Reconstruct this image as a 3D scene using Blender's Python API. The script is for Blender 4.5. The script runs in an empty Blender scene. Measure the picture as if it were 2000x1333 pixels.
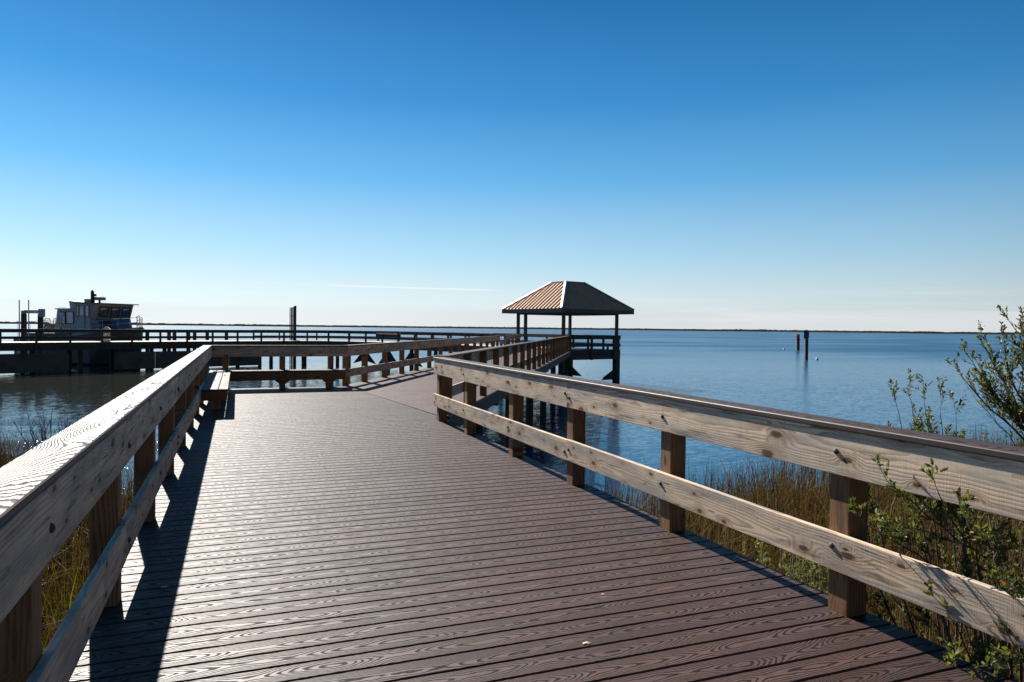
import bpy, math, random
import numpy as np
R = math.radians
random.seed(7)
sc = bpy.context.scene
COL = sc.collection

# ------------------------------------------------------------------ node helpers
class NT:
    def __init__(s, name):
        s.m = bpy.data.materials.new(name); s.m.use_nodes = True
        s.t = s.m.node_tree; s.t.nodes.clear()
        s.out = s.t.nodes.new('ShaderNodeOutputMaterial')
        s.b = s.n('ShaderNodeBsdfPrincipled')
        s.t.links.new(s.b.outputs[0], s.out.inputs[0])
    def n(s, ty, **kw):
        nd = s.t.nodes.new(ty)
        for k, v in kw.items(): setattr(nd, k, v)
        return nd
    def put(s, sock, v):
        if isinstance(v, bpy.types.NodeSocket): s.t.links.new(v, sock)
        elif isinstance(v, (tuple, list)):
            sock.default_value = tuple(v) + (1,) if (len(v) == 3 and sock.type == 'RGBA') else v
        else: sock.default_value = v
    def set(s, name, v): s.put(s.b.inputs[name], v)
    def m_(s, op, a, b=0.0, c=0.0):
        nd = s.n('ShaderNodeMath', operation=op)
        s.put(nd.inputs[0], a); s.put(nd.inputs[1], b); s.put(nd.inputs[2], c)
        return nd.outputs[0]
    def vm(s, op, a, b):
        nd = s.n('ShaderNodeVectorMath', operation=op)
        s.put(nd.inputs[0], a); s.put(nd.inputs[1], b)
        return nd.outputs[0]
    def attr(s, name):
        return s.n('ShaderNodeAttribute', attribute_name=name)
    def xyz(s, v):
        nd = s.n('ShaderNodeSeparateXYZ'); s.put(nd.inputs[0], v); return nd.outputs
    def cxyz(s, x, y, z):
        nd = s.n('ShaderNodeCombineXYZ')
        for i, v in enumerate((x, y, z)): s.put(nd.inputs[i], v)
        return nd.outputs[0]
    def noise(s, vec, scale=1., detail=3., rough=.5, dist=0., out=0):
        nd = s.n('ShaderNodeTexNoise')
        s.put(nd.inputs['Vector'], vec); nd.inputs['Scale'].default_value = scale
        nd.inputs['Detail'].default_value = detail; nd.inputs['Roughness'].default_value = rough
        nd.inputs['Distortion'].default_value = dist
        return nd.outputs[out]
    def mr(s, v, a, b, c=0., d=1., smooth=True):
        nd = s.n('ShaderNodeMapRange'); nd.interpolation_type = 'SMOOTHSTEP' if smooth else 'LINEAR'
        for i, x in enumerate((v, a, b, c, d)): s.put(nd.inputs[i], x)
        return nd.outputs[0]
    def mix(s, f, a, b, mode='MIX'):
        nd = s.n('ShaderNodeMix', data_type='RGBA', blend_type=mode)
        s.put(nd.inputs[0], f); s.put(nd.inputs[6], a); s.put(nd.inputs[7], b)
        return nd.outputs[2]
    def bump(s, h, strength, dist, normal=None):
        nd = s.n('ShaderNodeBump'); nd.inputs['Strength'].default_value = strength
        nd.inputs['Distance'].default_value = dist; s.put(nd.inputs['Height'], h)
        if normal is not None: s.put(nd.inputs['Normal'], normal)
        return nd.outputs[0]
    def ramp(s, f, stops):
        nd = s.n('ShaderNodeValToRGB'); cr = nd.color_ramp
        while len(cr.elements) < len(stops): cr.elements.new(.5)
        for e, (p, c) in zip(cr.elements, stops): e.position = p; e.color = tuple(c) + (1,)
        s.put(nd.inputs[0], f); return nd.outputs[0]

def lumber(name, light, dark, grey, greyamt=.5, knots=.5, ringf=95., rough=.75, saw=.25, ringc=.75, stain=.55):
    """solid sawn pine: growth rings round an off-centre pith, knots, fibre, weathering"""
    s = NT(name)
    g = s.attr('grain').outputs['Vector']; seed = s.attr('seed').outputs['Fac']
    x, y, z = s.xyz(g)
    kv = s.cxyz(s.m_('MULTIPLY', x, 3.1), s.m_('ADD', s.m_('MULTIPLY', y, 7.), s.m_('MULTIPLY', seed, 91.)), 0.)
    vo = s.n('ShaderNodeTexVoronoi', voronoi_dimensions='2D'); vo.inputs['Scale'].default_value = 1.; vo.inputs['Randomness'].default_value = 1.
    s.put(vo.inputs['Vector'], kv)
    wob = s.noise(s.cxyz(s.m_('MULTIPLY', x, 40.), s.m_('MULTIPLY', y, 60.), seed), 1., 2.)
    kd = s.m_('ADD', vo.outputs['Distance'], s.m_('MULTIPLY', s.m_('SUBTRACT', wob, .5), .10))
    kd = s.m_('DIVIDE', kd, s.m_('ADD', .45, s.m_('MULTIPLY', s.xyz(vo.outputs['Color'])[1], 1.1)))
    pick = s.m_('GREATER_THAN', s.xyz(vo.outputs['Color'])[0], 1 - knots)
    knot = s.m_('MULTIPLY', s.mr(kd, .135, .075, 0., 1.), pick)
    halo = s.m_('MULTIPLY', s.mr(kd, .45, .08, 0., 1.), pick)
    wv = s.cxyz(s.m_('MULTIPLY', x, 1.1), s.m_('MULTIPLY', y, 5.), s.m_('MULTIPLY', z, 5.))
    w1 = s.noise(wv, 1., 2.)
    w2 = s.noise(s.cxyz(s.m_('MULTIPLY', x, 4.), s.m_('MULTIPLY', y, 14.), s.m_('MULTIPLY', z, 14.)), 1., 2.)
    rr = s.m_('SQRT', s.m_('ADD', s.m_('MULTIPLY', y, y), s.m_('MULTIPLY', z, z)))
    rr = s.m_('ADD', rr, s.m_('MULTIPLY', w1, .075))
    rr = s.m_('ADD', rr, s.m_('MULTIPLY', w2, .016))
    rr = s.m_('ADD', rr, s.m_('MULTIPLY', halo, .035))
    fr = s.m_('FRACT', s.m_('MULTIPLY', rr, ringf))
    ring = s.m_('MULTIPLY', s.mr(fr, .25, .85), s.mr(fr, 1., .9))
    fib = s.noise(s.cxyz(s.m_('MULTIPLY', x, 9.), s.m_('MULTIPLY', y, 420.), s.m_('MULTIPLY', z, 420.)), 1., 2., .6)
    blot = s.noise(s.cxyz(s.m_('MULTIPLY', x, 1.7), s.m_('MULTIPLY', y, 9.), s.m_('ADD', s.m_('MULTIPLY', z, 9.), s.m_('MULTIPLY', seed, 37.))), 1., 4., .6)
    sawn = s.noise(s.cxyz(s.m_('MULTIPLY', x, 190.), s.m_('MULTIPLY', y, 5.), 0.), 1., 2.)
    rm = s.m_('MULTIPLY', ringc, s.mr(s.noise(s.cxyz(s.m_('MULTIPLY', x, .9), s.m_('MULTIPLY', y, 6.), seed), 1., 3.), .32, .62, .45, 1.15))
    c = s.mix(s.m_('MULTIPLY', ring, rm), light, dark)
    c = s.mix(s.m_('MULTIPLY', s.mr(blot, .35, .7), greyamt), c, grey)
    sd = s.m_('ADD', .82, s.m_('MULTIPLY', seed, .36))
    v = s.m_('MULTIPLY', sd, s.m_('ADD', 1 - .22, s.m_('MULTIPLY', fib, .44)))
    v = s.m_('MULTIPLY', v, s.m_('ADD', 1 - saw / 2, s.m_('MULTIPLY', sawn, saw)))
    c = s.mix(1., c, s.cxyz(v, v, v), 'MULTIPLY')
    stn = s.noise(s.cxyz(s.m_('MULTIPLY', x, 3.2), s.m_('MULTIPLY', y, 26.), s.m_('ADD', s.m_('MULTIPLY', z, 26.), s.m_('MULTIPLY', seed, 71.))), 1., 5., .62)
    c = s.mix(s.m_('MULTIPLY', s.mr(stn, .53, .72), stain), c, s.mix(1., dark, (.5, .55, .62), 'MULTIPLY'))
    drp = s.noise(s.cxyz(s.m_('MULTIPLY', x, 11.), s.m_('MULTIPLY', y, 2.), s.m_('MULTIPLY', seed, 29.)), 1., 4., .6)
    c = s.mix(s.m_('MULTIPLY', s.mr(drp, .55, .75), stain * .55), c, grey)
    c = s.mix(s.m_('MULTIPLY', halo, .5), c, (.27, .135, .055))
    c = s.mix(s.m_('MULTIPLY', knot, .92), c, (.045, .022, .012))
    # checks (drying cracks)
    ck = s.noise(s.cxyz(s.m_('MULTIPLY', x, 2.2), s.m_('MULTIPLY', y, 60.), s.m_('ADD', s.m_('MULTIPLY', z, 60.), seed)), 1., 1.)
    crack = s.mr(ck, .735, .77)
    c = s.mix(s.m_('MULTIPLY', crack, .8), c, (.03, .02, .015))
    s.set('Base Color', c); s.set('Roughness', rough)
    s.b.inputs['Specular IOR Level'].default_value = .35
    h = s.m_('ADD', s.m_('MULTIPLY', ring, -.5), s.m_('MULTIPLY', fib, .6))
    h = s.m_('ADD', h, s.m_('MULTIPLY', sawn, saw * 1.6))
    h = s.m_('SUBTRACT', h, s.m_('MULTIPLY', crack, 2.))
    s.set('Normal', s.bump(h, .55, .0015))
    return s.m

def composite(name, base, groove, half=.074, rough=.42, spec=.5, nx=1.6, amp=26., skew=0., rings=7., dirt=.3, contrast=.9, screws=False):
    """embossed wood-plastic board: nested cathedral grain pressed in along every board"""
    s = NT(name)
    g = s.attr('grain').outputs['Vector']; seed = s.attr('seed').outputs['Fac']
    x, y, z = s.xyz(g)
    yo = s.m_('ADD', y, s.m_('MULTIPLY', s.m_('SUBTRACT', s.noise(s.cxyz(s.m_('MULTIPLY', x, 1.3), seed, 0.), 1., 1.), .5), half * 1.1))
    q = s.m_('DIVIDE', yo, half)
    q2 = s.m_('POWER', s.m_('ADD', s.m_('MULTIPLY', q, q), .012), .72)
    nz = s.noise(s.cxyz(s.m_('MULTIPLY', x, nx), s.m_('MULTIPLY', y, 2.), s.m_('MULTIPLY', seed, 53.)), 1., 1.5)
    nw = s.noise(s.cxyz(s.m_('MULTIPLY', x, 16.), s.m_('MULTIPLY', y, 50.), 0.), 1., 2.)
    h = s.m_('ADD', s.m_('MULTIPLY', q2, rings), s.m_('ADD', s.m_('MULTIPLY', nz, amp), s.m_('MULTIPLY', y, skew)))
    h = s.m_('ADD', h, s.m_('MULTIPLY', nw, .8))
    fr = s.m_('FRACT', h)
    ln = s.m_('MULTIPLY', s.mr(fr, .40, .66), s.mr(fr, 1., .86))
    fine = s.noise(s.cxyz(s.m_('MULTIPLY', x, 26.), s.m_('MULTIPLY', y, 500.), 0.), 1., 2.)
    geo = s.n('ShaderNodeNewGeometry')
    ln = s.m_('MULTIPLY', ln, s.m_('GREATER_THAN', s.xyz(geo.outputs['Normal'])[2], .8))
    gl = s.m_('MULTIPLY', ln, s.mr(fine, .25, .55, .5, 1.))
    big = s.noise(geo.outputs['Position'], 1.7, 4., .6)
    med = s.noise(geo.outputs['Position'], 14., 4., .6)
    v = s.m_('ADD', .74, s.m_('MULTIPLY', seed, .52))
    v = s.m_('MULTIPLY', v, s.m_('ADD', 1 - dirt * .5, s.m_('MULTIPLY', big, dirt)))
    v = s.m_('MULTIPLY', v, s.m_('ADD', .85, s.m_('MULTIPLY', med, .3)))
    v = s.m_('MULTIPLY', v, s.m_('ADD', .87, s.m_('MULTIPLY', fine, .26)))
    c = s.mix(1., base, s.cxyz(v, v, v), 'MULTIPLY')
    c = s.mix(s.m_('MULTIPLY', gl, contrast), c, groove)
    spk = s.noise(geo.outputs['Position'], 55., 2., .7)
    c = s.mix(s.m_('MULTIPLY', s.mr(spk, .74, .80), .5), c, (.35, .31, .27))
    if screws:
        pxx = s.xyz(geo.outputs['Position'])[0]
        fx = s.m_('MULTIPLY', s.m_('SUBTRACT', s.m_('FRACT', s.m_('DIVIDE', s.m_('ADD', pxx, 2.31), .44)), .5), .44)
        fy = s.m_('SUBTRACT', s.m_('ABSOLUTE', y), .047)
        dd = s.m_('SQRT', s.m_('ADD', s.m_('MULTIPLY', fx, fx), s.m_('MULTIPLY', fy, fy)))
        c = s.mix(s.m_('MULTIPLY', s.mr(dd, .0065, .0035), .85), c, (.006, .004, .004))
    s.set('Base Color', c)
    s.set('Roughness', s.m_('ADD', rough - .06, s.m_('ADD', s.m_('MULTIPLY', gl, .25), s.m_('MULTIPLY', med, .12))))
    s.set('Specular IOR Level', s.m_('MULTIPLY', spec, s.m_('SUBTRACT', 1., s.m_('MULTIPLY', gl, .75))))
    hh = s.m_('ADD', s.m_('MULTIPLY', ln, -1.), s.m_('MULTIPLY', fine, .35))
    s.set('Normal', s.bump(hh, .6, .0012))
    return s.m

def plain(name, col, rough=.6, metal=0., var=.3, scale=4., spec=.5, bump=0., stain=None, sscale=2., stainamt=.6):
    s = NT(name)
    tc = s.n('ShaderNodeNewGeometry').outputs['Position']
    a = s.noise(tc, scale, 4., .6)
    v = s.m_('ADD', 1 - var * .5, s.m_('MULTIPLY', a, var))
    c = s.mix(1., col, s.cxyz(v, v, v), 'MULTIPLY')
    if stain:
        b = s.noise(tc, sscale, 5., .65)
        c = s.mix(s.m_('MULTIPLY', s.mr(b, .48, .68), stainamt), c, stain)
    s.set('Base Color', c); s.set('Roughness', rough); s.set('Metallic', metal)
    s.b.inputs['Specular IOR Level'].default_value = spec
    if bump: s.set('Normal', s.bump(a, .5, bump))
    return s.m

def foliage(name, stops, rough=.5, trans=.35, spec=.12):
    s = NT(name)
    seed = s.attr('seed').outputs['Fac']
    c = s.ramp(seed, stops)
    s.set('Base Color', c); s.set('Roughness', rough)
    s.b.inputs['Specular IOR Level'].default_value = spec
    tr = s.n('ShaderNodeBsdfTranslucent'); s.put(tr.inputs[0], s.mix(1., c, (1.5, 1.5, .8), 'MULTIPLY'))
    mx = s.n('ShaderNodeMixShader'); mx.inputs[0].default_value = trans
    s.t.links.new(s.b.outputs[0], mx.inputs[1]); s.t.links.new(tr.outputs[0], mx.inputs[2])
    s.t.links.new(mx.outputs[0], s.out.inputs[0])
    return s.m

M = {}
M['deck'] = composite('composite_decking', (.066, .036, .029), (.0045, .0028, .0025), rough=.50, spec=.30, nx=1.45, rings=5., contrast=.95, dirt=.75, screws=True)
M['cap'] = composite('composite_cap', (.066, .044, .040), (.018, .012, .011), half=.09, rings=3.5, nx=.75, amp=46., skew=38., rough=.56, spec=.27, contrast=.8)
M['rail'] = lumber('weathered_pine', (.64, .485, .335), (.23, .14, .08), (.27, .235, .205), .85, .5, ringf=62., saw=.4, ringc=.62, stain=.85)
M['post'] = lumber('pine_post', (.25, .122, .048), (.105, .042, .015), (.17, .105, .06), .45, .3, ringf=75.)
M['oldwood'] = lumber('old_treated_wood', (.115, .085, .06), (.06, .042, .03), (.10, .088, .08), .6, .3, ringf=70., rough=.85)
M['pile'] = plain('creosote_pile', (.055, .045, .036), .85, var=.8, scale=5., bump=.01, stain=(.02, .017, .014), sscale=1.2)
M['bolt'] = plain('galvanised_bolt', (.07, .058, .05), .75, metal=.0, var=.6, scale=90.)
M['roof'] = plain('brown_metal_roof', (.56, .31, .18), .75, metal=.0, var=.15, scale=1.3, stain=(.45, .25, .145), sscale=.7)
M['ridge'] = plain('tan_ridge_metal', (.30, .22, .16), .5, metal=.1, var=.15, scale=2.)
M['fascia'] = plain('dark_fascia', (.10, .09, .085), .8, var=.5, scale=3.)
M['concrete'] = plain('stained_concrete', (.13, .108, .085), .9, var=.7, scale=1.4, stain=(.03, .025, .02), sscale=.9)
M['hullgrey'] = plain('boat_aluminium', (.23, .25, .27), .5, metal=.0, var=.3, scale=1.5, stain=(.15, .165, .18), sscale=1.)
M['hullblue'] = plain('boat_blue_paint', (.07, .11, .20), .5, var=.3, scale=1.2)
M['hulldark'] = plain('boat_dark_hull', (.03, .033, .04), .5, var=.4, scale=1.)
M['tan'] = plain('boat_tan_frame', (.20, .17, .14), .55, var=.3, scale=2.)
M['black'] = plain('black_rubber', (.012, .012, .013), .6, var=.4, scale=6.)
M['glass'] = plain('dark_glass', (.02, .024, .03), .08, var=.1, spec=.8)
M['paleglass'] = plain('pale_pane_glass', (.30, .36, .45), .12, var=.1, spec=.6)  # pale tone put in for light showing through the boat windows
M['steel'] = plain('galvanised_tube', (.40, .41, .42), .4, metal=.6, var=.3, scale=8.)
M['white'] = plain('white_plastic', (.72, .72, .72), .5, var=.12, scale=3.)
M['red'] = plain('red_marker_paint', (.42, .03, .03), .6, var=.3, scale=3.)
M['bark'] = plain('shrub_bark', (.085, .060, .048), .85, var=.7, scale=40.)
M['drybark'] = plain('grey_dry_twig', (.20, .16, .12), .85, var=.6, scale=40.)
M['chip'] = plain('pale_wood_chip', (.62, .50, .34), .8, var=.3, scale=60.)
M['leaf'] = foliage('waxy_leaf', [(0., (.030, .050, .012)), (.5, (.080, .095, .028)), (.82, (.16, .165, .055)), (.93, (.22, .15, .03)), (1., (.24, .10, .03))], .38, .45, .4)
M['fineleaf'] = foliage('pale_small_leaf', [(0., (.07, .085, .035)), (.6, (.20, .22, .10)), (1., (.34, .34, .19))], .5, .35)
M['reed'] = foliage('marsh_reed', [(0., (.010, .006, .004)), (.3, (.036, .020, .008)), (.6, (.092, .050, .016)), (.78, (.14, .085, .028)), (.84, (.26, .19, .10)), (.88, (.055, .055, .012)), (1., (.05, .07, .012))], .6, .22)
M['reedgreen'] = foliage('green_reed', [(0., (.009, .006, .004)), (.35, (.028, .016, .007)), (.62, (.065, .038, .013)), (.78, (.095, .062, .018)), (.86, (.055, .068, .010)), (1., (.13, .155, .022))], .55, .3)
M['flower'] = plain('dry_seed_head', (.09, .045, .03), .9, var=.5, scale=50.)
M['land'] = plain('far_marsh', (.030, .021, .014), 1., var=.7, scale=.02, stain=(.012, .011, .009), sscale=.006, spec=0.)

def mud_mat():
    s = NT('marsh_mud'); p = s.n('ShaderNodeNewGeometry').outputs['Position']
    a = s.noise(p, 2.2, 6., .65); b = s.noise(p, 18., 4., .6)
    c = s.ramp(a, [(.3, (.018, .013, .008)), (.6, (.05, .035, .018)), (.8, (.085, .06, .03))])
    c = s.mix(s.m_('MULTIPLY', b, .5), c, (.03, .022, .012))
    s.set('Base Color', c); s.set('Roughness', .95); s.b.inputs['Specular IOR Level'].default_value = .08; s.set('Normal', s.bump(b, .8, .05)); return s.m
M['mud'] = mud_mat()

def water_mat():
    s = NT('bay_water')
    p = s.n('ShaderNodeNewGeometry').outputs['Position']
    rot = s.n('ShaderNodeMapping'); s.put(rot.inputs['Vector'], p)
    rot.inputs['Rotation'].default_value = (0, 0, R(-12)); rot.inputs['Scale'].default_value = (.55, 1.5, 1.)
    q = rot.outputs[0]
    def slopes(scale, detail, k):
        c = s.noise(q, scale, detail, .55, .2, out=1)
        c = s.vm('SUBTRACT', c, (.5, .5, .5))
        return s.vm('MULTIPLY', c, (k * .7, k, 0.))
    gust = s.mr(s.noise(s.vm('MULTIPLY', p, (.010, .030, 0)), 1., 4., .55), .42, .68, .28, 1.)
    px_, py_, pz_ = s.xyz(p)
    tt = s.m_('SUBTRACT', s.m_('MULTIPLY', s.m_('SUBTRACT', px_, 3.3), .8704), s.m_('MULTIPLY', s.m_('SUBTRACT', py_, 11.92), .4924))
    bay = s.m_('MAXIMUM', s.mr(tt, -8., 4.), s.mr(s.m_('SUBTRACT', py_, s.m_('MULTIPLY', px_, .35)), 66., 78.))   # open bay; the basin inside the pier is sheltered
    far = s.mr(s.m_('ADD', py_, s.m_('MULTIPLY', px_, .5)), 70., 190.)
    left = s.mr(s.m_('DIVIDE', px_, s.m_('MAXIMUM', py_, 1.)), .30, .06)   # sunward side, made smoother to curb the glare
    far = s.m_('MULTIPLY', far, s.m_('SUBTRACT', 1., s.m_('MULTIPLY', left, .8)))
    amp = s.m_('MULTIPLY', gust, s.m_('ADD', .50, s.m_('MULTIPLY', bay, s.m_('ADD', .25, s.m_('MULTIPLY', far, .35)))))
    v = s.vm('ADD', slopes(.45, 2., .10), s.vm('ADD', slopes(1.9, 2., .42), slopes(6.5, 3., .85)))
    v = s.vm('MULTIPLY', v, s.cxyz(amp, amp, amp))
    near = s.m_('MULTIPLY', s.mr(py_, 40., 26.), s.mr(px_, 1., -3.))   # wind ripple along the left bank
    k_ = s.m_('MULTIPLY', near, s.mr(s.noise(s.vm('MULTIPLY', p, (.12, .5, 0)), 1., 3., .6), .42, .58))
    v = s.vm('ADD', v, s.vm('MULTIPLY', slopes(16., 2., 1.3), s.cxyz(k_, k_, k_)))
    nn = s.vm('ADD', v, (0., 0., 1.))
    nd = s.n('ShaderNodeVectorMath', operation='NORMALIZE'); s.put(nd.inputs[0], nn)
    s.set('Normal', nd.outputs[0])
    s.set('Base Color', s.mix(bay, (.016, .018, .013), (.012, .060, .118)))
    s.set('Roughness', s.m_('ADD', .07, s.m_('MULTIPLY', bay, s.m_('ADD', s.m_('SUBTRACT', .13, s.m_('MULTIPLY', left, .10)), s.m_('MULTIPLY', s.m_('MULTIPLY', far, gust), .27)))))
    s.b.inputs['IOR'].default_value = 1.33
    return s.m
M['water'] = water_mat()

# ------------------------------------------------------------------ mesh builder
class MB:
    def __init__(s): s.v = []; s.f = []; s.mi = []; s.g = []; s.sd = []
    def add(s, verts, faces, mat=0, grain=None, seed=None):
        o = len(s.v); s.v += [tuple(p) for p in verts]
        s.f += [tuple(i + o for i in f) for f in faces]; s.mi += [mat] * len(faces)
        s.g += grain if grain else [tuple(p) for p in verts]
        s.sd += [random.random() if seed is None else seed] * len(verts)
    def board(s, a, b, wdir, W, T, bev=.004, mat=0, seed=None, cut0=0., cut1=0., pith=True):
        """sawn board from a to b (axis of its section), W along wdir, T along the third axis; cut* slants the ends along w"""
        a = np.array(a, float); b = np.array(b, float); L = b - a; ln = np.linalg.norm(L); L = L / ln
        w = np.array(wdir, float); w = w - L * (w @ L); w /= np.linalg.norm(w); t = np.cross(L, w)
        c = min(bev, T * .3)
        hw, ht = W / 2, T / 2
        sec = [(-hw + c, -ht), (hw - c, -ht), (hw, -ht + c), (hw, ht - c), (hw - c, ht), (-hw + c, ht), (-hw, ht - c), (-hw, -ht + c)] if bev > 0 else [(-hw, -ht), (hw, -ht), (hw, ht), (-hw, ht)]
        sd = random.random() if seed is None else seed
        off = random.uniform(0, 60); py = random.uniform(-.08, .08) if pith else 0.; pz = random.choice((-1, 1)) * random.uniform(.04, .09) if pith else 0.
        V = []; G = []
        for e, (pt, cut) in enumerate(((a, cut0), (b, cut1))):
            for (y, z) in sec:
                V.append(pt + L * (cut * y) + w * y + t * z); G.append((off + (ln if e else 0.) + cut * y, y + py, z + pz))
        n = len(sec)
        F = [(i, (i + 1) % n, n + (i + 1) % n, n + i) for i in range(n)]
        F += [tuple(reversed(range(n))), tuple(range(n, 2 * n))]
        s.add(V, F, mat, G, sd)
    def box(s, c, size, rotz=0., mat=0):
        cx, cy, cz = c; X, Y, Z = size; ca, sa = math.cos(rotz), math.sin(rotz)
        s.board((cx - ca * X / 2, cy - sa * X / 2, cz), (cx + ca * X / 2, cy + sa * X / 2, cz), (-sa, ca, 0), Y, Z, min(.01, X * .1, Y * .1, Z * .1), mat)
    def tube(s, pts, radii, n=6, mat=0, seed=None, cap=True):
        pts = [np.array(p, float) for p in pts]
        if not hasattr(radii, '__len__'): radii = [radii] * len(pts)
        V = []; F = []
        ref = np.array((.31, .17, .94)); ang = [2 * math.pi * i / n for i in range(n)]
        for i, p in enumerate(pts):
            d = pts[min(i + 1, len(pts) - 1)] - pts[max(i - 1, 0)]; d = d / (np.linalg.norm(d) + 1e-9)
            if abs(d @ ref) > .97: ref = np.array((.9, .3, .1))
            u = np.cross(d, ref); u /= np.linalg.norm(u); v = np.cross(d, u)
            V += [p + radii[i] * (math.cos(a) * u + math.sin(a) * v) for a in ang]
        for i in range(len(pts) - 1):
            for k in range(n):
                F.append((i * n + k, i * n + (k + 1) % n, (i + 1) * n + (k + 1) % n, (i + 1) * n + k))
        if cap: F += [tuple(range(n)), tuple(reversed(range((len(pts) - 1) * n, len(pts) * n)))]
        s.add(V, F, mat, None, seed)
    def dome(s, c, nrm, r, h, mat=0):
        c = np.array(c, float); nrm = np.array(nrm, float); u = np.cross(nrm, (0, 0, 1.)); u /= np.linalg.norm(u); v = np.cross(nrm, u)
        V = []; n = 10
        for rr, hh in ((1., 0.), (1., .25), (.75, .7), (.35, .97)):
            V += [c + nrm * h * hh + r * rr * (math.cos(2 * math.pi * k / n) * u + math.sin(2 * math.pi * k / n) * v) for k in range(n)]
        F = [(i * n + k, i * n + (k + 1) % n, (i + 1) * n + (k + 1) % n, (i + 1) * n + k) for i in range(3) for k in range(n)] + [tuple(range(3 * n, 4 * n))]
        s.add(V, F, mat)
    def prism(s, poly, z0, z1, mat=0):
        n = len(poly); V = [(p[0], p[1], z0) for p in poly] + [(p[0], p[1], z1) for p in poly]
        s.add(V, [(i, (i + 1) % n, n + (i + 1) % n, n + i) for i in range(n)] + [tuple(reversed(range(n))), tuple(range(n, 2 * n))], mat)
    def hexa(s, lo, hi, mat=0):
        """8 corners: lower four and upper four, same order"""
        s.add(list(lo) + list(hi), [(0, 1, 5, 4), (1, 2, 6, 5), (2, 3, 7, 6), (3, 0, 4, 7), (3, 2, 1, 0), (4, 5, 6, 7)], mat)
    def build(s, name, mats, parent=None, smooth=False, local=False):
        me = bpy.data.meshes.new(name)
        off = np.zeros(3)
        if parent is not None and not local: off = np.array(parent.location)
        me.from_pydata([tuple(np.array(p) - off) for p in s.v], [], s.f)
        if not isinstance(mats, (list, tuple)): mats = [mats]
        for m in mats: me.materials.append(m)
        me.polygons.foreach_set('material_index', s.mi)
        at = me.attributes.new('grain', 'FLOAT_VECTOR', 'POINT'); at.data.foreach_set('vector', np.array(s.g, dtype=np.float32).ravel())
        at = me.attributes.new('seed', 'FLOAT', 'POINT'); at.data.foreach_set('value', np.array(s.sd, dtype=np.float32))
        if smooth: me.polygons.foreach_set('use_smooth', [True] * len(me.polygons))
        me.update()
        o = bpy.data.objects.new(name, me); COL.objects.link(o)
        if parent is not None: o.parent = parent
        return o

def tag(o, label, cat, group=None, kind=None):
    o['label'] = label
    if cat: o['category'] = cat
    if group: o['group'] = group
    if kind: o['kind'] = kind
    return o
def thing(name, label, cat, loc, rotz=0., group=None, kind=None):
    o = bpy.data.objects.new(name, None); COL.objects.link(o); o.location = loc; o.rotation_euler = (0, 0, rotz)
    o.empty_display_size = .2
    return tag(o, label, cat, group, kind)

# ------------------------------------------------------------------ key dimensions (metres; deck level z = 0)
WZ = -2.4
XL, XR = -.611, 3.097            # inner faces of the rail posts on the first walk
YF = 18.45                       # end of the first walk
HC, CT = 1.055, .032             # cap top and thickness
UB = (.773, 1.022)               # upper rail board
LB = (.242, .449)                # lower rail board
O2 = np.array((3.30, 11.92)); B2 = np.array((.4924, .8704)); P2 = np.array((.8704, -.4924))   # second walk: origin, along, across
def w2(s, t): return O2 + B2 * s + P2 * t
PITCH, BW, BT = .155, .1425, .028

# ------------------------------------------------------------------ boardwalk (the path)
def plank_row(mb, x0f, x1f, y0, dirs, origin, bev=.004, seed=None):
    """one deck plank: runs along dirs[0], lies across dirs[1]; ends given by functions of the across coordinate"""
    d0, d1 = dirs; ya, yb = y0, y0 + BW; c = bev
    ends = [(ya, -BT), (ya, -c), (ya + c, 0.), (yb - c, 0.), (yb, -c), (yb, -BT)]
    off = random.uniform(0, 80); V = []; G = []
    for e, fn in enumerate((x0f, x1f)):
        for (yy, zz) in ends:
            xx = fn(yy); p = origin + d0 * xx + d1 * yy
            V.append((p[0], p[1], zz)); G.append((off + xx, yy - (ya + yb) / 2, zz))
    n = 6
    F = [(i, (i + 1) % n, n + (i + 1) % n, n + i) for i in range(n)] + [tuple(reversed(range(n))), tuple(range(n, 2 * n))]
    mb.add(V, F, 0, G, random.random() if seed is None else seed)

walk = thing('boardwalk', 'brown composite boardwalk bending towards the roofed shelter over the water', 'boardwalk', (1.2, 5., WZ), kind='structure')
mb = MB(); y = -1.6
ex, ey = np.array((1., 0.)), np.array((0., 1.))
mit = lambda yy: 3.27 if yy < 11.95 else 3.27 - .62 * (yy - 11.95) / 6.5
seams = (-.02, .0)
while y + BW < YF + .06:
    if 6.2 < y < YF and random.random() < .16:      # some planks are pieced: a hairline joint
        xs = random.choice((.9, 1.35, 1.8))
        plank_row(mb, lambda q: -.775, lambda q: xs - .002, y, (ex, ey), np.zeros(2)); plank_row(mb, lambda q: xs + .002, lambda q: mit(q) - .004, y, (ex, ey), np.zeros(2))
    else:
        plank_row(mb, lambda q: -.775, lambda q: mit(q) - .004, y, (ex, ey), np.zeros(2))
    y += PITCH
mb.build('deck', M['deck'], walk)
mb = MB(); s_ = .05
def t_lo(s): return -3.97 if s > 5.52 else max(-3.97, -.706 * s + .004)
def t_hi(s): return min(.165, -(s - 36.55) - .45)
while s_ < 40.2:
    if t_hi(s_ + BW) - t_lo(s_) > .15:
        plank_row(mb, t_lo, t_hi, s_, (P2, B2), O2, .004, random.uniform(1.5, 2.3))  # seed set paler here, standing in for sheen off the turned planks
    s_ += PITCH
mb.build('deck', M['deck'], walk)
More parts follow.
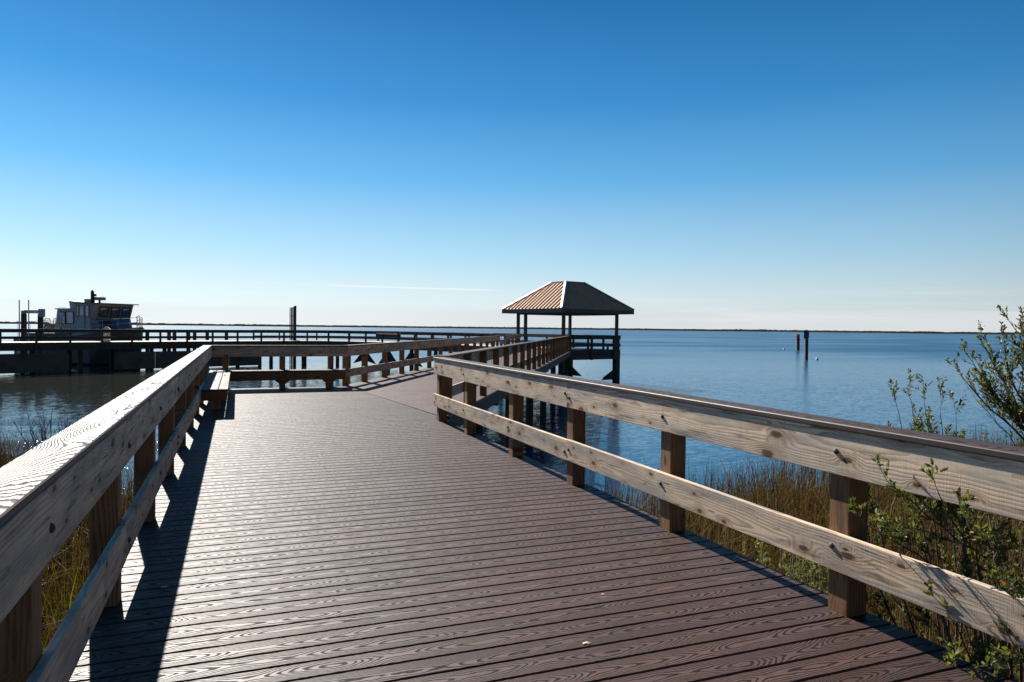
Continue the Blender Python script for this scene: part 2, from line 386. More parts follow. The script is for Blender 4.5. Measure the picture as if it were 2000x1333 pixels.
# rim joists and joists under the planks
mb = MB()
def rim(a, b, z0=-.32, T=.045): mb.board((a[0], a[1], (z0 - BT - .002) / 2), (b[0], b[1], (z0 - BT - .002) / 2), (0, 0, 1), -z0 - BT, T, .004)
rim((3.262, -1.6), (3.262, 11.9)); rim((-.752, -1.6), (-.752, YF)); rim((-.70, YF + .02), (2.6, YF + .02))
rim(w2(.1, .14), w2(36.4, .14)); rim(w2(5.7, -3.95), w2(40., -3.95))
for xx in (.2, 1.2, 2.2): rim((xx, -1.5), (xx, YF - .1))
for tt in (-3., -2., -1.): rim(w2(6., tt), w2(37., tt))
mb.build('rim_joist', M['oldwood'], walk)
for (xx, yy) in [(-.5, 1.), (3., 1.), (-.5, 4.6), (3., 4.6), (-.5, 8.2), (3., 8.2), (-.5, 11.8), (3., 11.6), (-.5, 15.2), (-.45, 18.3), (2.4, 18.3)] + [tuple(w2(s, t)) for s in (4., 9.2, 14.4, 19.6, 24.8, 30., 35.) for t in (-3.7, -.1) if not (s < 5 and t < -1)]:
    mb = MB(); mb.tube([(xx, yy, WZ - .6), (xx, yy, -.36)], [.15, .14], 12); mb.build('pile', M['pile'], walk, True)

# ------------------------------------------------------------------ railings
def railing(name, label, P0, P1, out, posts, group='wooden railings along the boardwalk', over=.015, capW=.195, zpost=-.31, joints=(), bolts=True,
            post_skip=(), low=None, ends=(0., 0.), wood='rail', pwood='post', capmat='cap', inner_ext=(0., 0.), pw=.14, double_bolt=(), parent=None, postbase=0.):
    """straight run from P0 to P1 along the inner face of the posts; out = unit vector towards the post side"""
    P0 = np.array(P0, float); P1 = np.array(P1, float); out = np.array(out, float)
    L = P1 - P0; ln = np.linalg.norm(L); d = L / ln
    th = parent or thing(name, label, 'railing', (P0[0], P0[1], 0.), group=group)
    def pt(s, o, z): q = P0 + d * s + out * o; return (q[0], q[1], z)
    for s in posts:
        m = MB(); m.board(pt(s, pw / 2 + .0, zpost), pt(s, pw / 2, HC - CT - .001), (d[0], d[1], 0), pw, pw, .006)
        m.build('post', M[pwood], th)
    js = [-inner_ext[0]] + sorted(joints) + [ln + inner_ext[1]]
    for (z0, z1) in (UB, LB):
        for a, b in zip(js[:-1], js[1:]):
            m = MB(); m.board(pt(a + .0015, -.0195, (z0 + z1) / 2 + random.uniform(-.006, .002)), pt(b - .0015, -.0195, (z0 + z1) / 2 + random.uniform(-.006, .002)), (0, 0, 1), z1 - z0, .037, .004, mat=0)
            if bolts:
                for s in posts:
                    if a - .02 <= s <= b + .02:
                        ds = [0.]
                        if min(abs(s - a), abs(s - b)) < .12: ds = [.045] if abs(s - a) < .12 else [-.045]
                        for q in ds:
                            m.dome(pt(s + q + random.uniform(-.012, .012), -.038, (z0 + z1) / 2 + random.uniform(-.03, .035)), (-out[0], -out[1], 0), .017, .013, 1)
            m.build('rail_board', [M[wood], M['bolt']], th)
    cj = [-inner_ext[0] - ends[0]] + [j + .9 for j in joints if j + .9 < ln - .5] + [ln + inner_ext[1] + ends[1]]
    for a, b in zip(cj[:-1], cj[1:]):
        oc = -.038 - over + capW / 2
        m = MB(); m.board(pt(a + .001, oc, HC - CT / 2), pt(b - .001, oc, HC - CT / 2), (d[0], d[1], 0) if False else (out[0], out[1], 0), capW, CT, .005, pith=False)
        m.build('cap', M[capmat], th)
    return th

railing('railing', 'sunlit pale wooden railing along the water side of the near walk, with bolts and knots', (XR, -1.2), (XR, 11.43), (1, 0),
        [s + 1.27 for s in (-.65, 1.1, 2.874, 4.565, 6.249, 7.879, 9.69, 11.21)][0:8], joints=(1.27 + 6.249,), group='wooden railings along the boardwalk')
railing('railing', 'shaded railing with bright top running beside the left bench', (XL, -1.0), (XL, 18.49), (-1, 0),
        [s + 1.0 for s in (-.6, 1.0, 2.70, 4.45, 6.24, 8.05, 9.85, 11.6, 13.3, 15.0, 16.75)], over=.0, joints=(1. + 4.4, 1. + 8.05, 1. + 12.6), group='wooden railings along the boardwalk')
bl0 = w2(5.35, -3.81)
railing('railing', 'short dark railing across the end of the walk behind the long bench', (XL, YF), (bl0[0] + .04, YF), (0, 1),
        [.34, 1.66, 2.84], joints=(), group='wooden railings along the boardwalk')
lp = [.15, 1.55] + [1.55 + 1.75 * k for k in range(1, 14)]
railing('railing', 'railing on the landward side of the walk to the shelter, casting a lattice shadow', w2(5.35, -3.81), w2(30., -3.81), -P2, [q for q in lp if q < 24.6],
        joints=(6.8, 12.05, 17.3), bolts=True, group='wooden railings along the boardwalk')
railing('railing', 'railing of many upright posts on the water side of the walk to the shelter', w2(.02, 0.), w2(35.0, 0.), P2, [.3 + 1.75 * k for k in range(20)],
        joints=(5.55, 10.8, 16.05, 21.3, 26.55), zpost=-.42, bolts=True, group='wooden railings along the boardwalk')
# lowered sections and their continuation by the shelter
def low_section(label, a, b, out, posts, capz=.80):
    a = np.array(a); b = np.array(b); L = b - a; ln = np.linalg.norm(L); d = L / ln
    th = thing('railing', label, 'railing', (a[0], a[1], 0.), group='wooden railings along the boardwalk')
    def pt(s, o, z): q = a + d * s + np.array(out) * o; return (q[0], q[1], z)
    for s in posts:
        m = MB(); m.board(pt(s, .07, -.4), pt(s, .07, capz - .04), (d[0], d[1], 0), .14, .14); m.build('post', M['post'], th)
    for z0, z1 in ((capz - .27, capz - .035), LB):
        m = MB(); m.board(pt(0, -.0195, (z0 + z1) / 2), pt(ln, -.0195, (z0 + z1) / 2), (0, 0, 1), z1 - z0 - (.06 if z1 < .5 else 0), .037); m.build('rail_board', M['rail'], th)
    m = MB(); m.board(pt(0, .05, capz - .016), pt(ln, .05, capz - .016), (out[0], out[1], 0), .2, .032, pith=False); m.build('cap', M['cap'], th)
low_section('low fishing gap in the landward railing just before the shelter', w2(30.02, -3.81), w2(32.4, -3.81), -P2, [1.1])
railing('railing', 'last full height piece of landward railing meeting the shelter post', w2(32.45, -3.81), w2(39.6, -3.81), -P2, [.3, 2.0, 3.7, 5.4, 7.0], zpost=-.42, bolts=False)
low_section('low fishing gap in the water side railing just before the shelter', w2(35.03, 0.), w2(36.3, 0.), P2, [1.1])

# ------------------------------------------------------------------ benches
bench = thing('bench', 'slatted bench along the left railing with half its seat in shade', 'bench', (-.37, 15.5, 0.), group='built-in benches')
y0, y1 = 13.02, 18.38
for i, xc in enumerate((-.555, -.395, -.235)):
    mb = MB(); mb.board((xc + .012, y0, .434), (xc + .012, y1, .434), (1, 0, 0), .150, .032, .005, pith=False); mb.build('seat_slat', M['cap'], bench)
mb = MB(); mb.board((-.182, y0 + .03, .335), (-.182, y1, .335), (0, 0, 1), .16, .036); mb.board((-.61, y0 + .05, .335), (-.20, y0 + .05, .335), (0, 0, 1), .16, .036); mb.build('apron', M['post'], bench)
for yy in (14.1, 15.6, 17.1):
    mb = MB(); mb.board((-.36, yy, 0.), (-.36, yy, .255), (1, 0, 0), .14, .14, .006); mb.build('leg', M['post'], bench)
    mb = MB(); mb.board((-.58, yy + .10, .30), (-.20, yy + .10, .30), (0, 0, 1), .10, .04); mb.build('brace', M['post'], bench)
bench2 = thing('bench', 'dark backlit bench across the end of the walk in front of the short railing', 'bench', (1.2, 18.15, 0.), group='built-in benches')
x0, x1 = -.16, 2.63
for i, yc in enumerate((18.30, 18.14, 17.98)):
    mb = MB(); mb.board((x0, yc + .015, .434), (x1 - .28 * i * .33, yc + .015, .434), (0, 1, 0), .150, .032, .005, pith=False); mb.build('seat_slat', M['cap'], bench2)
mb = MB(); mb.board((x0 - .01, 17.94, .318), (2.52, 17.94, .318), (0, 0, 1), .198, .038); mb.build('apron', M['post'], bench2)
for xx in (1.03, 2.14):
    mb = MB(); mb.board((xx, 18.16, 0.), (xx, 18.16, .415), (1, 0, 0), .14, .14, .006); mb.build('leg', M['post'], bench2)
    mb = MB()
    V = [(xx - .17, .217), (xx + .17, .217), (xx + .17, .20), (xx + .078, .125), (xx - .078, .125), (xx - .17, .20)]
    mb.add([(a, 18.06, z) for a, z in V] + [(a, 18.02, z) for a, z in V], [(i, (i + 1) % 6, 6 + (i + 1) % 6, 6 + i) for i in range(6)] + [tuple(range(6)), tuple(reversed(range(6, 12)))])
    mb.build('bracket', M['post'], bench2)

# ------------------------------------------------------------------ roofed shelter
GA = R(74.5); g1 = np.array((math.sin(GA), math.cos(GA))); g2 = np.array((-math.cos(GA), math.sin(GA)))   # right-hand edge, back-going edge
GN = np.array((21.14, 44.35)); GS = 5.2
GC = GN + (g1 + g2) * GS / 2
def gp(a, b, z): q = GC + g1 * a + g2 * b; return (q[0], q[1], z)
gz = thing('shelter', 'open square shelter with brown metal roof at the end of the walk', 'shelter', (GC[0], GC[1], WZ))
h = GS / 2; hd = h + .22
mb = MB(); q = -hd
while q < hd - .1:
    mb.board(gp(-hd, q + BW / 2, -BT / 2), gp(hd, q + BW / 2, -BT / 2), (g2[0], g2[1], 0), BW, BT, .004, pith=False); q += PITCH
mb.build('deck', M['deck'], gz)
mb = MB()
for (a, b) in (((-hd, -hd), (hd, -hd)), ((hd, -hd), (hd, hd)), ((hd, hd), (-hd, hd)), ((-hd, hd), (-hd, -hd))):
    A = np.array(a) * (hd - .03) / hd; Bq = np.array(b) * (hd - .03) / hd
    for zc in (-.19, -.52):
        mb.board(gp(A[0], A[1], zc), gp(Bq[0], Bq[1], zc), (0, 0, 1), .318, .05)
mb.build('skirt', M['oldwood'], gz)
mb = MB()
for q in np.arange(-hd + .5, hd - .2, .6): mb.board(gp(q, -hd + .1, -.17), gp(q, hd - .1, -.17), (0, 0, 1), .25, .05)
mb.build('joist', M['oldwood'], gz)
EZ = 2.62
for (a, b) in ((-h, -h), (h, -h), (-h, h), (h, h), (-h, h - .95 * 0 - 4.3 + 3.4)):
    mb = MB(); mb.board(gp(a, b, 0.0), gp(a, b, EZ + .02), (g1[0], g1[1], 0), .20, .20, .012); mb.build('post', M['oldwood'], gz)
for (a, b) in ((-h, -h), (h, -h), (-h, h), (h, h)):
    mb = MB(); mb.board(gp(a, b, WZ - .6), gp(a, b, -.69), (g1[0], g1[1], 0), .42, .42, .03); mb.build('pile', M['pile'], gz)
def brace(p, q, up=.72):
    mb = MB(); p = np.array(p); q = np.array(q); dn = np.cross((q - p) / np.linalg.norm(q - p), (0, 0, 1.)); 
    A = [p + (0, 0, up), p - (0, 0, .02), q]
    V = [x + dn * .07 for x in A] + [x - dn * .07 for x in A]
    mb.add(V, [(0, 1, 2), (5, 4, 3), (0, 2, 5, 3), (2, 1, 4, 5), (1, 0, 3, 4)]); return mb
for (a0, b0, a1, b1) in ((-h + .2, -h, -h + 1.45, -h), (h - .2, -h, h - 1.45, -h), (-h, -h + .2, -h, -h + 1.4), (h, h - .2, h, h - 1.4), (h, -h + .2, h, -h + 1.4)):
    brace(gp(a0, b0, WZ + .22), gp(a1, b1, WZ + .2)).build('knee_brace', M['pile'], gz)
# roof: four standing-seam faces running up to a small flat top
RH = 3.5; TH = .86; Z0, Z1 = EZ + .30, 4.93
def face_pts(k):
    e = [((-1, -1), (1, -1)), ((1, -1), (1, 1)), ((1, 1), (-1, 1)), ((-1, 1), (-1, -1))][k]
    return e
rib_dirs = []
for k in range(4):
    (a, b) = face_pts(k); a = np.array(a, float); b = np.array(b, float)
    A, Bq, T1, T0 = gp(*(a * RH), Z0), gp(*(b * RH), Z0), gp(*(b * TH), Z1), gp(*(a * TH), Z1)
    m = MB(); nrm = np.cross(np.array(Bq) - np.array(A), np.array(T0) - np.array(A)); nrm /= np.linalg.norm(nrm)
    m.hexa([np.array(x) - nrm * .05 for x in (A, Bq, T1, T0)], [np.array(x) for x in (A, Bq, T1, T0)])
    nr = 17
    for i in range(1, nr):
        u = -1 + 2 * i / nr; lim = TH / RH
        e = (b - a) / 2; mid = (a + b) / 2
        base = mid * RH + e * u * RH
        # rib climbs straight up the slope until it meets the hip or the top
        stop = max(abs(u) * RH, TH); f = (RH - stop) / (RH - TH)
        top = mid * stop + e * u * RH; zt = Z0 + (Z1 - Z0) * f
        if f > .03:
            p = np.array(gp(base[0], base[1], Z0)) + nrm * .03; q = np.array(gp(top[0], top[1], zt)) + nrm * .03
            m.board(p, q, nrm, .07, .05, .008, mat=0)
    m.build('roof_face', M['roof'], gz)
m = MB()
for (sx, sy) in ((-1, -1), (1, -1), (1, 1), (-1, 1)):
    p = np.array(gp(sx * RH, sy * RH, Z0 + .03)); q = np.array(gp(sx * TH, sy * TH, Z1 + .05))
    wd = np.array((g1[0] * -sy * sx + g2[0] * 1, g1[1] * -sy * sx + g2[1] * 1, 0.))
    for sg in (-1, 1):
        # a folded cap: one narrow wing on either side of the hip
        fn = np.array((g1[0] * sx, g1[1] * sx, 0.)) if sg > 0 else np.array((g2[0] * sy, g2[1] * sy, 0.))
        along = (q - p) / np.linalg.norm(q - p)
        eav = np.array((g2[0] * -sy, g2[1] * -sy, 0.)) if sg > 0 else np.array((g1[0] * -sx, g1[1] * -sx, 0.))
        wv = eav - along * (eav @ along); wv /= np.linalg.norm(wv)
        n3 = np.cross(along, wv); n3 *= 1 if n3[2] > 0 else -1
        A = [p + wv * .16, p, q, q + wv * .16]
        m.hexa([x + n3 * .02 for x in A], [x + n3 * .055 for x in A])
m.build('hip_cap', M['ridge'], gz)
m = MB(); m.prism([gp(a * TH * 1.06, b * TH * 1.06, 0)[:2] for a, b in ((-1, -1), (1, -1), (1, 1), (-1, 1))], Z1 + .01, Z1 + .06); m.build('roof_top', M['ridge'], gz)
m = MB()
for k in range(4):
    a, b = face_pts(k); A = np.array(a, float) * (RH - .02); Bq = np.array(b, float) * (RH - .02)
    m.board(gp(A[0], A[1], EZ + .135), gp(Bq[0], Bq[1], EZ + .135), (0, 0, 1), .27, .04)
m.build('fascia', M['fascia'], gz)
m = MB(); m.prism([gp(a * (RH - .05), b * (RH - .05), 0)[:2] for a, b in ((-1, -1), (1, -1), (1, 1), (-1, 1))], EZ + .05, EZ + .07); m.build('soffit', M['fascia'], gz)
m = MB()
for k in range(4):
    a, b = face_pts(k); A = np.array(a, float) * h; Bq = np.array(b, float) * h
    m.board(gp(A[0], A[1], EZ - .02), gp(Bq[0], Bq[1], EZ - .02), (0, 0, 1), .13, .16)
m.build('header_beam', M['oldwood'], gz)
def gq(a, b): q = GC + g1 * a + g2 * b; return q
railing('r', '', gq(-hd + .1, -hd), gq(hd, -hd), -g2, [.5, 2.55, 4.75], zpost=-.70, bolts=False, parent=gz, wood='oldwood', pwood='oldwood')
railing('r', '', gq(hd, -hd), gq(hd, hd), g1, [.3, 1.9, 3.6, 5.3], zpost=-.70, bolts=False, parent=gz, wood='oldwood', pwood='oldwood')
m = MB(); m.board(gp(-.2, -h + .5, .43), gp(hd - .3, -h + .5, .43), (g2[0], g2[1], 0), .42, .04); m.board(gp(-.2, -h + .3, .37), gp(hd - .3, -h + .3, .37), (0, 0, 1), .09, .04)
for q in (.2, 2.2): m.board(gp(q, -h + .5, 0), gp(q, -h + .5, .41), (g1[0], g1[1], 0), .12, .12)
m.build('seat', M['oldwood'], gz)

# ------------------------------------------------------------------ curved pier on the left
front = [np.array(p) for p in ((-34., 56.5), (-20.8, 61.78), (-16.65, 63.4), (-2.78, 70.3), (4.6, 73.3), (7.9, 73.6), (10.6, 71.5), (12.7, 68.6), (16.2, 62.2), (18.7, 56.5), (19.75, 49.6))]
def offs(path, w):
    out = []
    for i, p in enumerate(path):
        d = path[min(i + 1, len(path) - 1)] - path[max(i - 1, 0)]; d = d / np.linalg.norm(d); out.append(p + np.array((-d[1], d[0])) * w)
    return out
back = offs(front, 3.6); back[-1] = gq(h + .2, h + .2)
pier = thing('pier', 'long weathered pier curving behind the boardwalk with dark wave panels below', 'pier', (-2.8, 70.3, WZ))
m = MB()
for i in range(len(front) - 1):
    a0, a1, b0, b1 = front[i], front[i + 1], back[i], back[i + 1]
    n = max(2, int(np.linalg.norm(a1 - a0) / .31))
    for k in range(n):
        u0, u1 = k / n, (k + 1) / n - .012 / np.linalg.norm(a1 - a0)
        q = [a0 + (a1 - a0) * u0, a0 + (a1 - a0) * u1, b0 + (b1 - b0) * u1, b0 + (b1 - b0) * u0]
        m.hexa([(x[0], x[1], -.04) for x in q], [(x[0], x[1], 0.) for x in q])
m.build('deck', M['rail'], pier)
m = MB()
for path, sg in ((front, -1), (back, 1)):
    for i in range(len(path) - 1):
        for zc in (-.19, -.49): m.board((path[i][0], path[i][1], zc), (path[i + 1][0], path[i + 1][1], zc), (0, 0, 1), .286, .06)
m.build('fascia', M['oldwood'], pier)
# cumulative position along the front edge
cum = [0.]
for i in range(len(front) - 1): cum.append(cum[-1] + np.linalg.norm(front[i + 1] - front[i]))
def along(path, s):
    for i in range(len(front) - 1):
        if s <= cum[i + 1] or i == len(front) - 2:
            u = (s - cum[i]) / (cum[i + 1] - cum[i]); p = path[i] + (path[i + 1] - path[i]) * u; d = path[i + 1] - path[i]; return p, d / np.linalg.norm(d)
for j, s in enumerate(np.arange(1., cum[-1] - 1., 3.3)):
    for path, ins in ((front, .25), (back, -.25)):
        p, d = along(path, s); nrm = np.array((-d[1], d[0])); q = p + nrm * ins
        mb = MB(); mb.tube([(q[0], q[1], WZ - .6), (q[0], q[1], -.06)], [.19, .17], 10); mb.build('pile', M['pile'], pier, True)
piles_s = np.arange(1., cum[-1] - 1., 3.3); i7 = int(np.argmin(abs(piles_s - cum[7])))
for s in piles_s[i7 - 1:i7 + 2]:
    p, d = along(front, s); p = p + np.array((-d[1], d[0])) * .25
    for sg in (-1, 1):
        a = p + d * sg * .2; b = p + d * sg * 1.5
        brace((a[0], a[1], WZ + .55), (b[0], b[1], WZ + .22), .95).build('knee_brace', M['pile'], pier)
# wave panels
s = 0.3; end_s = cum[3] + 5.3; k = 0
gapc = 13.25 + 8.9
while s < end_s - .3:
    e = min(s + 3.28, end_s)
    if not (gapc < (s + e) / 2 < gapc + 3.):
        a, d = along(front, s + .03); b, _ = along(front, e - .03); nrm = np.array((-d[1], d[0])) * .02
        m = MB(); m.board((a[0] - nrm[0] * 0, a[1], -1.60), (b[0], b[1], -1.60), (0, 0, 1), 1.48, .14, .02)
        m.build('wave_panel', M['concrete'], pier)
    s = e
# pier railings
def pier_rail(path, s0, s1, sp, outside, label, low=()):
    p0, _ = along(path, s0)
    th = thing('railing', label, 'railing', (p0[0], p0[1], 0.), group='railings of the far pier')
    n = int((s1 - s0) / sp); ss = [s0 + (s1 - s0) * i / n for i in range(n + 1)]
    brk = sorted(set([s0, s1] + [c for c in cum if s0 < c < s1] + [x for l in low for x in l]))
    def pt(s, o, z): p, d = along(path, s); q = p + np.array((-d[1], d[0])) * o; return (q[0], q[1], z)
    for s in ss:
        isl = any(l[0] + .3 < s < l[1] - .3 for l in low)
        p, d = along(path, s)
        m = MB(); m.board(pt(s, outside * .10, -.60), pt(s, outside * .10, (.78 if isl else HC - CT)), (d[0], d[1], 0), .15, .14, .006); m.build('post', M['oldwood'], th)
    for a, b in zip(brk[:-1], brk[1:]):
        isl = any(l[0] - .01 <= a and b <= l[1] + .01 for l in low); dz = -.24 if isl else 0.
        a_, b_ = a + .004, b - .004
        for z0, z1 in ((UB[0] + dz, UB[1] + dz), (LB[0] + .03, LB[1] + .03)):
            m = MB(); m.board(pt(a_, 0., (z0 + z1) / 2), pt(b_, 0., (z0 + z1) / 2), (0, 0, 1), z1 - z0, .05); m.build('rail_board', M['oldwood'], th)
        m = MB(); p, d = along(path, (a + b) / 2); m.board(pt(a_, outside * .06, HC - CT / 2 + dz), pt(b_, outside * .06, HC - CT / 2 + dz), (-d[1], d[0], 0), .24, CT, pith=False); m.build('cap', M['cap'], th)
pier_rail(front, .2, cum[-2] + 3.5, 2.25, -1, 'long dark railing along the near edge of the curving pier', low=((cum[7] - .2, cum[7] + 3.4),))
pier_rail(back, cum[4] - 2., cum[-1] - .3, 2.3, 1, 'far railing of the curving pier with sunlit top, ending behind the shelter')

# ------------------------------------------------------------------ things about the pier
def pile_thing(label, x, y, ztop, r=.2, group=None, name='mooring_pile'):
    m = MB(); m.tube([(0, 0, -.6), (0, 0, ztop - WZ - .03), (0, 0, ztop - WZ)], [r * 1.05, r, r * .8], 12)
    o = m.build(name, M['pile']); o.location = (x, y, WZ)
    for p in o.data.polygons: p.use_smooth = len(p.vertices) == 4
    return tag(o, label, 'mooring pile', group)
xs = [(-7.36, 73.9), (-5.44, 73.1), (-4.99, 73.3), (-3.83, 74.2), (-3.3, 74.6), (-2.18, 74.9), (-.43, 75.6)]
for i, (a, b) in enumerate(xs):
    pile_thing('dark mooring pile standing behind the railing of the far pier', a - .6, b + .9, .95, .17, 'mooring piles behind the pier')
# boat lift: two thick piles and a beam
lift = thing('boat_lift', 'boat lift frame of two thick dark piles joined by a grey beam', 'boat lift', (-17.9, 78., WZ))
for (x, y) in ((-18.65, 78.13), (-17.2, 77.6)):
    m = MB(); m.tube([(x, y, WZ - .5), (x, y, 2.35)], [.26, .24], 12); m.build('pile', M['pile'], lift)
m = MB(); m.board((-18.75, 78.17, 2.52), (-17.1, 77.57, 2.52), (0, 0, 1), .24, .22, .02); m.tube([(-18.6, 78.1, 2.68), (-17.2, 77.6, 2.68)], .06, 8); m.build('beam', M['steel'], lift)
m = MB(); m.box((-17.05, 77.35, 2.45), (.42, .35, .75), R(-20)); m.box((-18.62, 77.95, 2.5), (.3, .3, .3), R(-20)); m.build('motor', M['hullgrey'], lift)
for lb, (x, y) in (('tall thin white pole left of the boat lift', (-19.05, 78.3)), ('tall thin white pole in front of the boat lift beam', (-18.05, 77.2))):
    m = MB(); m.tube([(0, 0, -.5), (0, 0, 6.02), (0, 0, 6.05)], [.06, .05, .03], 8); o = m.build('guide_pole', M['steel']); o.location = (x, y, WZ); tag(o, lb, 'pole', 'guide poles by the boat lift')
for i, (lb, x, y, w) in enumerate((('narrow tubular gate beside the right boat lift pile', -16.6, 77.3, .55), ('wider rounded tubular gate between boat lift and boat', -15.75, 77.1, .75))):
    t = thing('tube_gate', lb, 'gate', (x, y, .6), R(-20), 'tubular gates on the floating dock')
    m = MB(); m.tube([(-w / 2, 0, 0), (-w / 2, 0, 1.2), (-w / 2 + .12, 0, 1.38), (w / 2 - .12, 0, 1.38), (w / 2, 0, 1.2), (w / 2, 0, 0)], .035, 6); m.build('frame', M['steel'], t, True, True)
    m = MB()
    for q in (-.25, 0., .25): m.tube([(q * w, 0, 0.02), (q * w, 0, 1.37)], .022, 6)
    m.tube([(-w / 2, 0, .5), (w / 2, 0, .5)], .022, 6); m.build('bars', M['steel'], t, True, True)
m = MB(); m.prism([(-2.2, -1.1), (2.2, -1.1), (2.2, 1.1), (-2.2, 1.1)], -2.4 - 0.2, .6 - .02)
o = m.build('floating_dock', M['fascia']); o.location = (-16.4, 78.3, 0.); o.rotation_euler = (0, 0, R(-20)); tag(o, 'dark low dock under the tubular gates beside the boat', 'dock')
# cluster of slender poles
cl = thing('pole_rack', 'upright rack of tall slender dark bars rising above the far pier railing', 'pole rack', (5.3, 75.9, WZ))
for i, (q, r, top) in enumerate(((-.30, .04, 3.35), (-.17, .05, 3.38), (-.06, .05, 3.40), (.09, .07, 3.48), (.22, .085, 3.55), (.31, .05, 3.58))):
    m = MB(); p = (5.32 + q * .93, 75.78 - q * .36); m.tube([(p[0], p[1], -.1 + WZ * 0 - 2.6), (p[0], p[1], top)], r, 8); m.build('bar', M['black'], cl)
m = MB(); m.board((5.0, 75.92, 2.5), (5.62, 75.66, 2.5), (0, 0, 1), .06, .05); m.board((5.0, 75.92, .9), (5.62, 75.66, .9), (0, 0, 1), .08, .05); m.build('tie_bar', M['black'], cl)
# white dock pedestal
t = thing('dock_pedestal', 'white power pedestal on the pier deck in front of the boat', 'pedestal', (-10.35, 68.2, 0.))
m = MB(); m.hexa([(-.28, -.22, 0), (.28, -.22, 0), (.28, .22, 0), (-.28, .22, 0)], [(-.22, -.18, .95), (.22, -.18, .95), (.22, .18, .95), (-.22, .18, .95)]); m.build('body', M['white'], t, False, True)
m = MB(); m.hexa([(-.36, -.3, .95), (.36, -.3, .95), (.36, .3, .95), (-.36, .3, .95)], [(-.08, -.08, 1.28), (.08, -.08, 1.28), (.08, .08, 1.28), (-.08, .08, 1.28)]); m.build('lid', M['white'], t, False, True)
m = MB(); m.tube([(-.1, -.26, .75), (-.3, -.3, .5), (-.35, -.32, .15), (-.15, -.34, .02), (-.45, -.4, .03)], .035, 6); m.tube([(.1, -.26, .8), (.3, -.3, .55), (.22, -.28, .35), (.05, -.26, .6)], .03, 6); m.build('cable', M['black'], t, True, True)

# ------------------------------------------------------------------ workboat (local x = bow, y = port, z = 0 at the water)
BA = R(-41.)
boat = thing('workboat', 'grey and blue workboat with glazed wheelhouse moored behind the pier', 'boat', (-12.9, 77.8, WZ), BA)
def bb(name, mat, fn, smooth=False):
    m = MB(); fn(m); return m.build(name, M[mat] if isinstance(mat, str) else [M[q] for q in mat], boat, smooth, True)
def hull(m):
    st = [(-8., 2.1, 2.5, 1.9), (-5., 2.3, 2.5, 2.1), (-1., 2.35, 2.7, 2.15), (2., 2.3, 3.1, 2.0), (4., 1.75, 3.35, 1.1), (5.2, 1.0, 3.5, .4), (6.0, .12, 3.62, .05)]
    V = []
    for (x, hb, zd, wb) in st: V += [(x, hb, zd), (x - .15, wb, .2), (x - .3, wb * .7, -.5), (x - .3, -wb * .7, -.5), (x - .15, -wb, .2), (x, -hb, zd)]
    F = []
    for i in range(len(st) - 1):
        for k in range(6): F.append((i * 6 + k, i * 6 + (k + 1) % 6, (i + 1) * 6 + (k + 1) % 6, (i + 1) * 6 + k))
    F += [tuple(range(6)), tuple(reversed(range(36, 42)))]
    m.add(V, F)
bb('hull', 'hulldark', hull)
def rub(m):
    for sg in (-1, 1): m.tube([(-8, sg * 2.14, 2.4), (-5, sg * 2.34, 2.4), (-1, sg * 2.39, 2.6), (2, sg * 2.34, 3.), (4, sg * 1.79, 3.25), (5.2, sg * 1.04, 3.4), (6.03, sg * .1, 3.55)], .09, 8)
bb('rubbing_strake', 'hullgrey', rub, True)
# rear cabin, wheelhouse lower body, wheelhouse upper
bb('rear_cabin', 'hullgrey', lambda m: m.hexa([(-2.75, -1.95, 2.4), (.2, -1.95, 2.4), (.2, 1.95, 2.4), (-2.75, 1.95, 2.4)], [(-2.35, -1.9, 5.22), (.2, -1.9, 5.3), (.2, 1.9, 5.3), (-2.35, 1.9, 5.22)]))
bb('roof_trim', 'hullgrey', lambda m: m.box((-1.15, 0, 5.27), (2.75, 4.0, .10)))
bb('house_front', 'hullblue', lambda m: m.hexa([(1.9, -2.05, 2.8), (3.4, -1.5, 3.0), (3.4, 1.5, 3.0), (1.9, 2.05, 2.8)], [(1.9, -2.0, 4.42), (2.55, -1.9, 4.40), (2.55, 1.9, 4.40), (1.9, 2.0, 4.42)]))
WB = 2.0
bb('wheelhouse', 'hullgrey', lambda m: m.hexa([(.2, -WB - .04, 2.6), (1.9, -WB - .04, 2.6), (1.9, WB + .04, 2.6), (.2, WB + .04, 2.6)], [(.2, -WB, 5.75), (2.05, -WB, 5.75), (2.05, WB, 5.75), (.2, WB, 5.75)]))
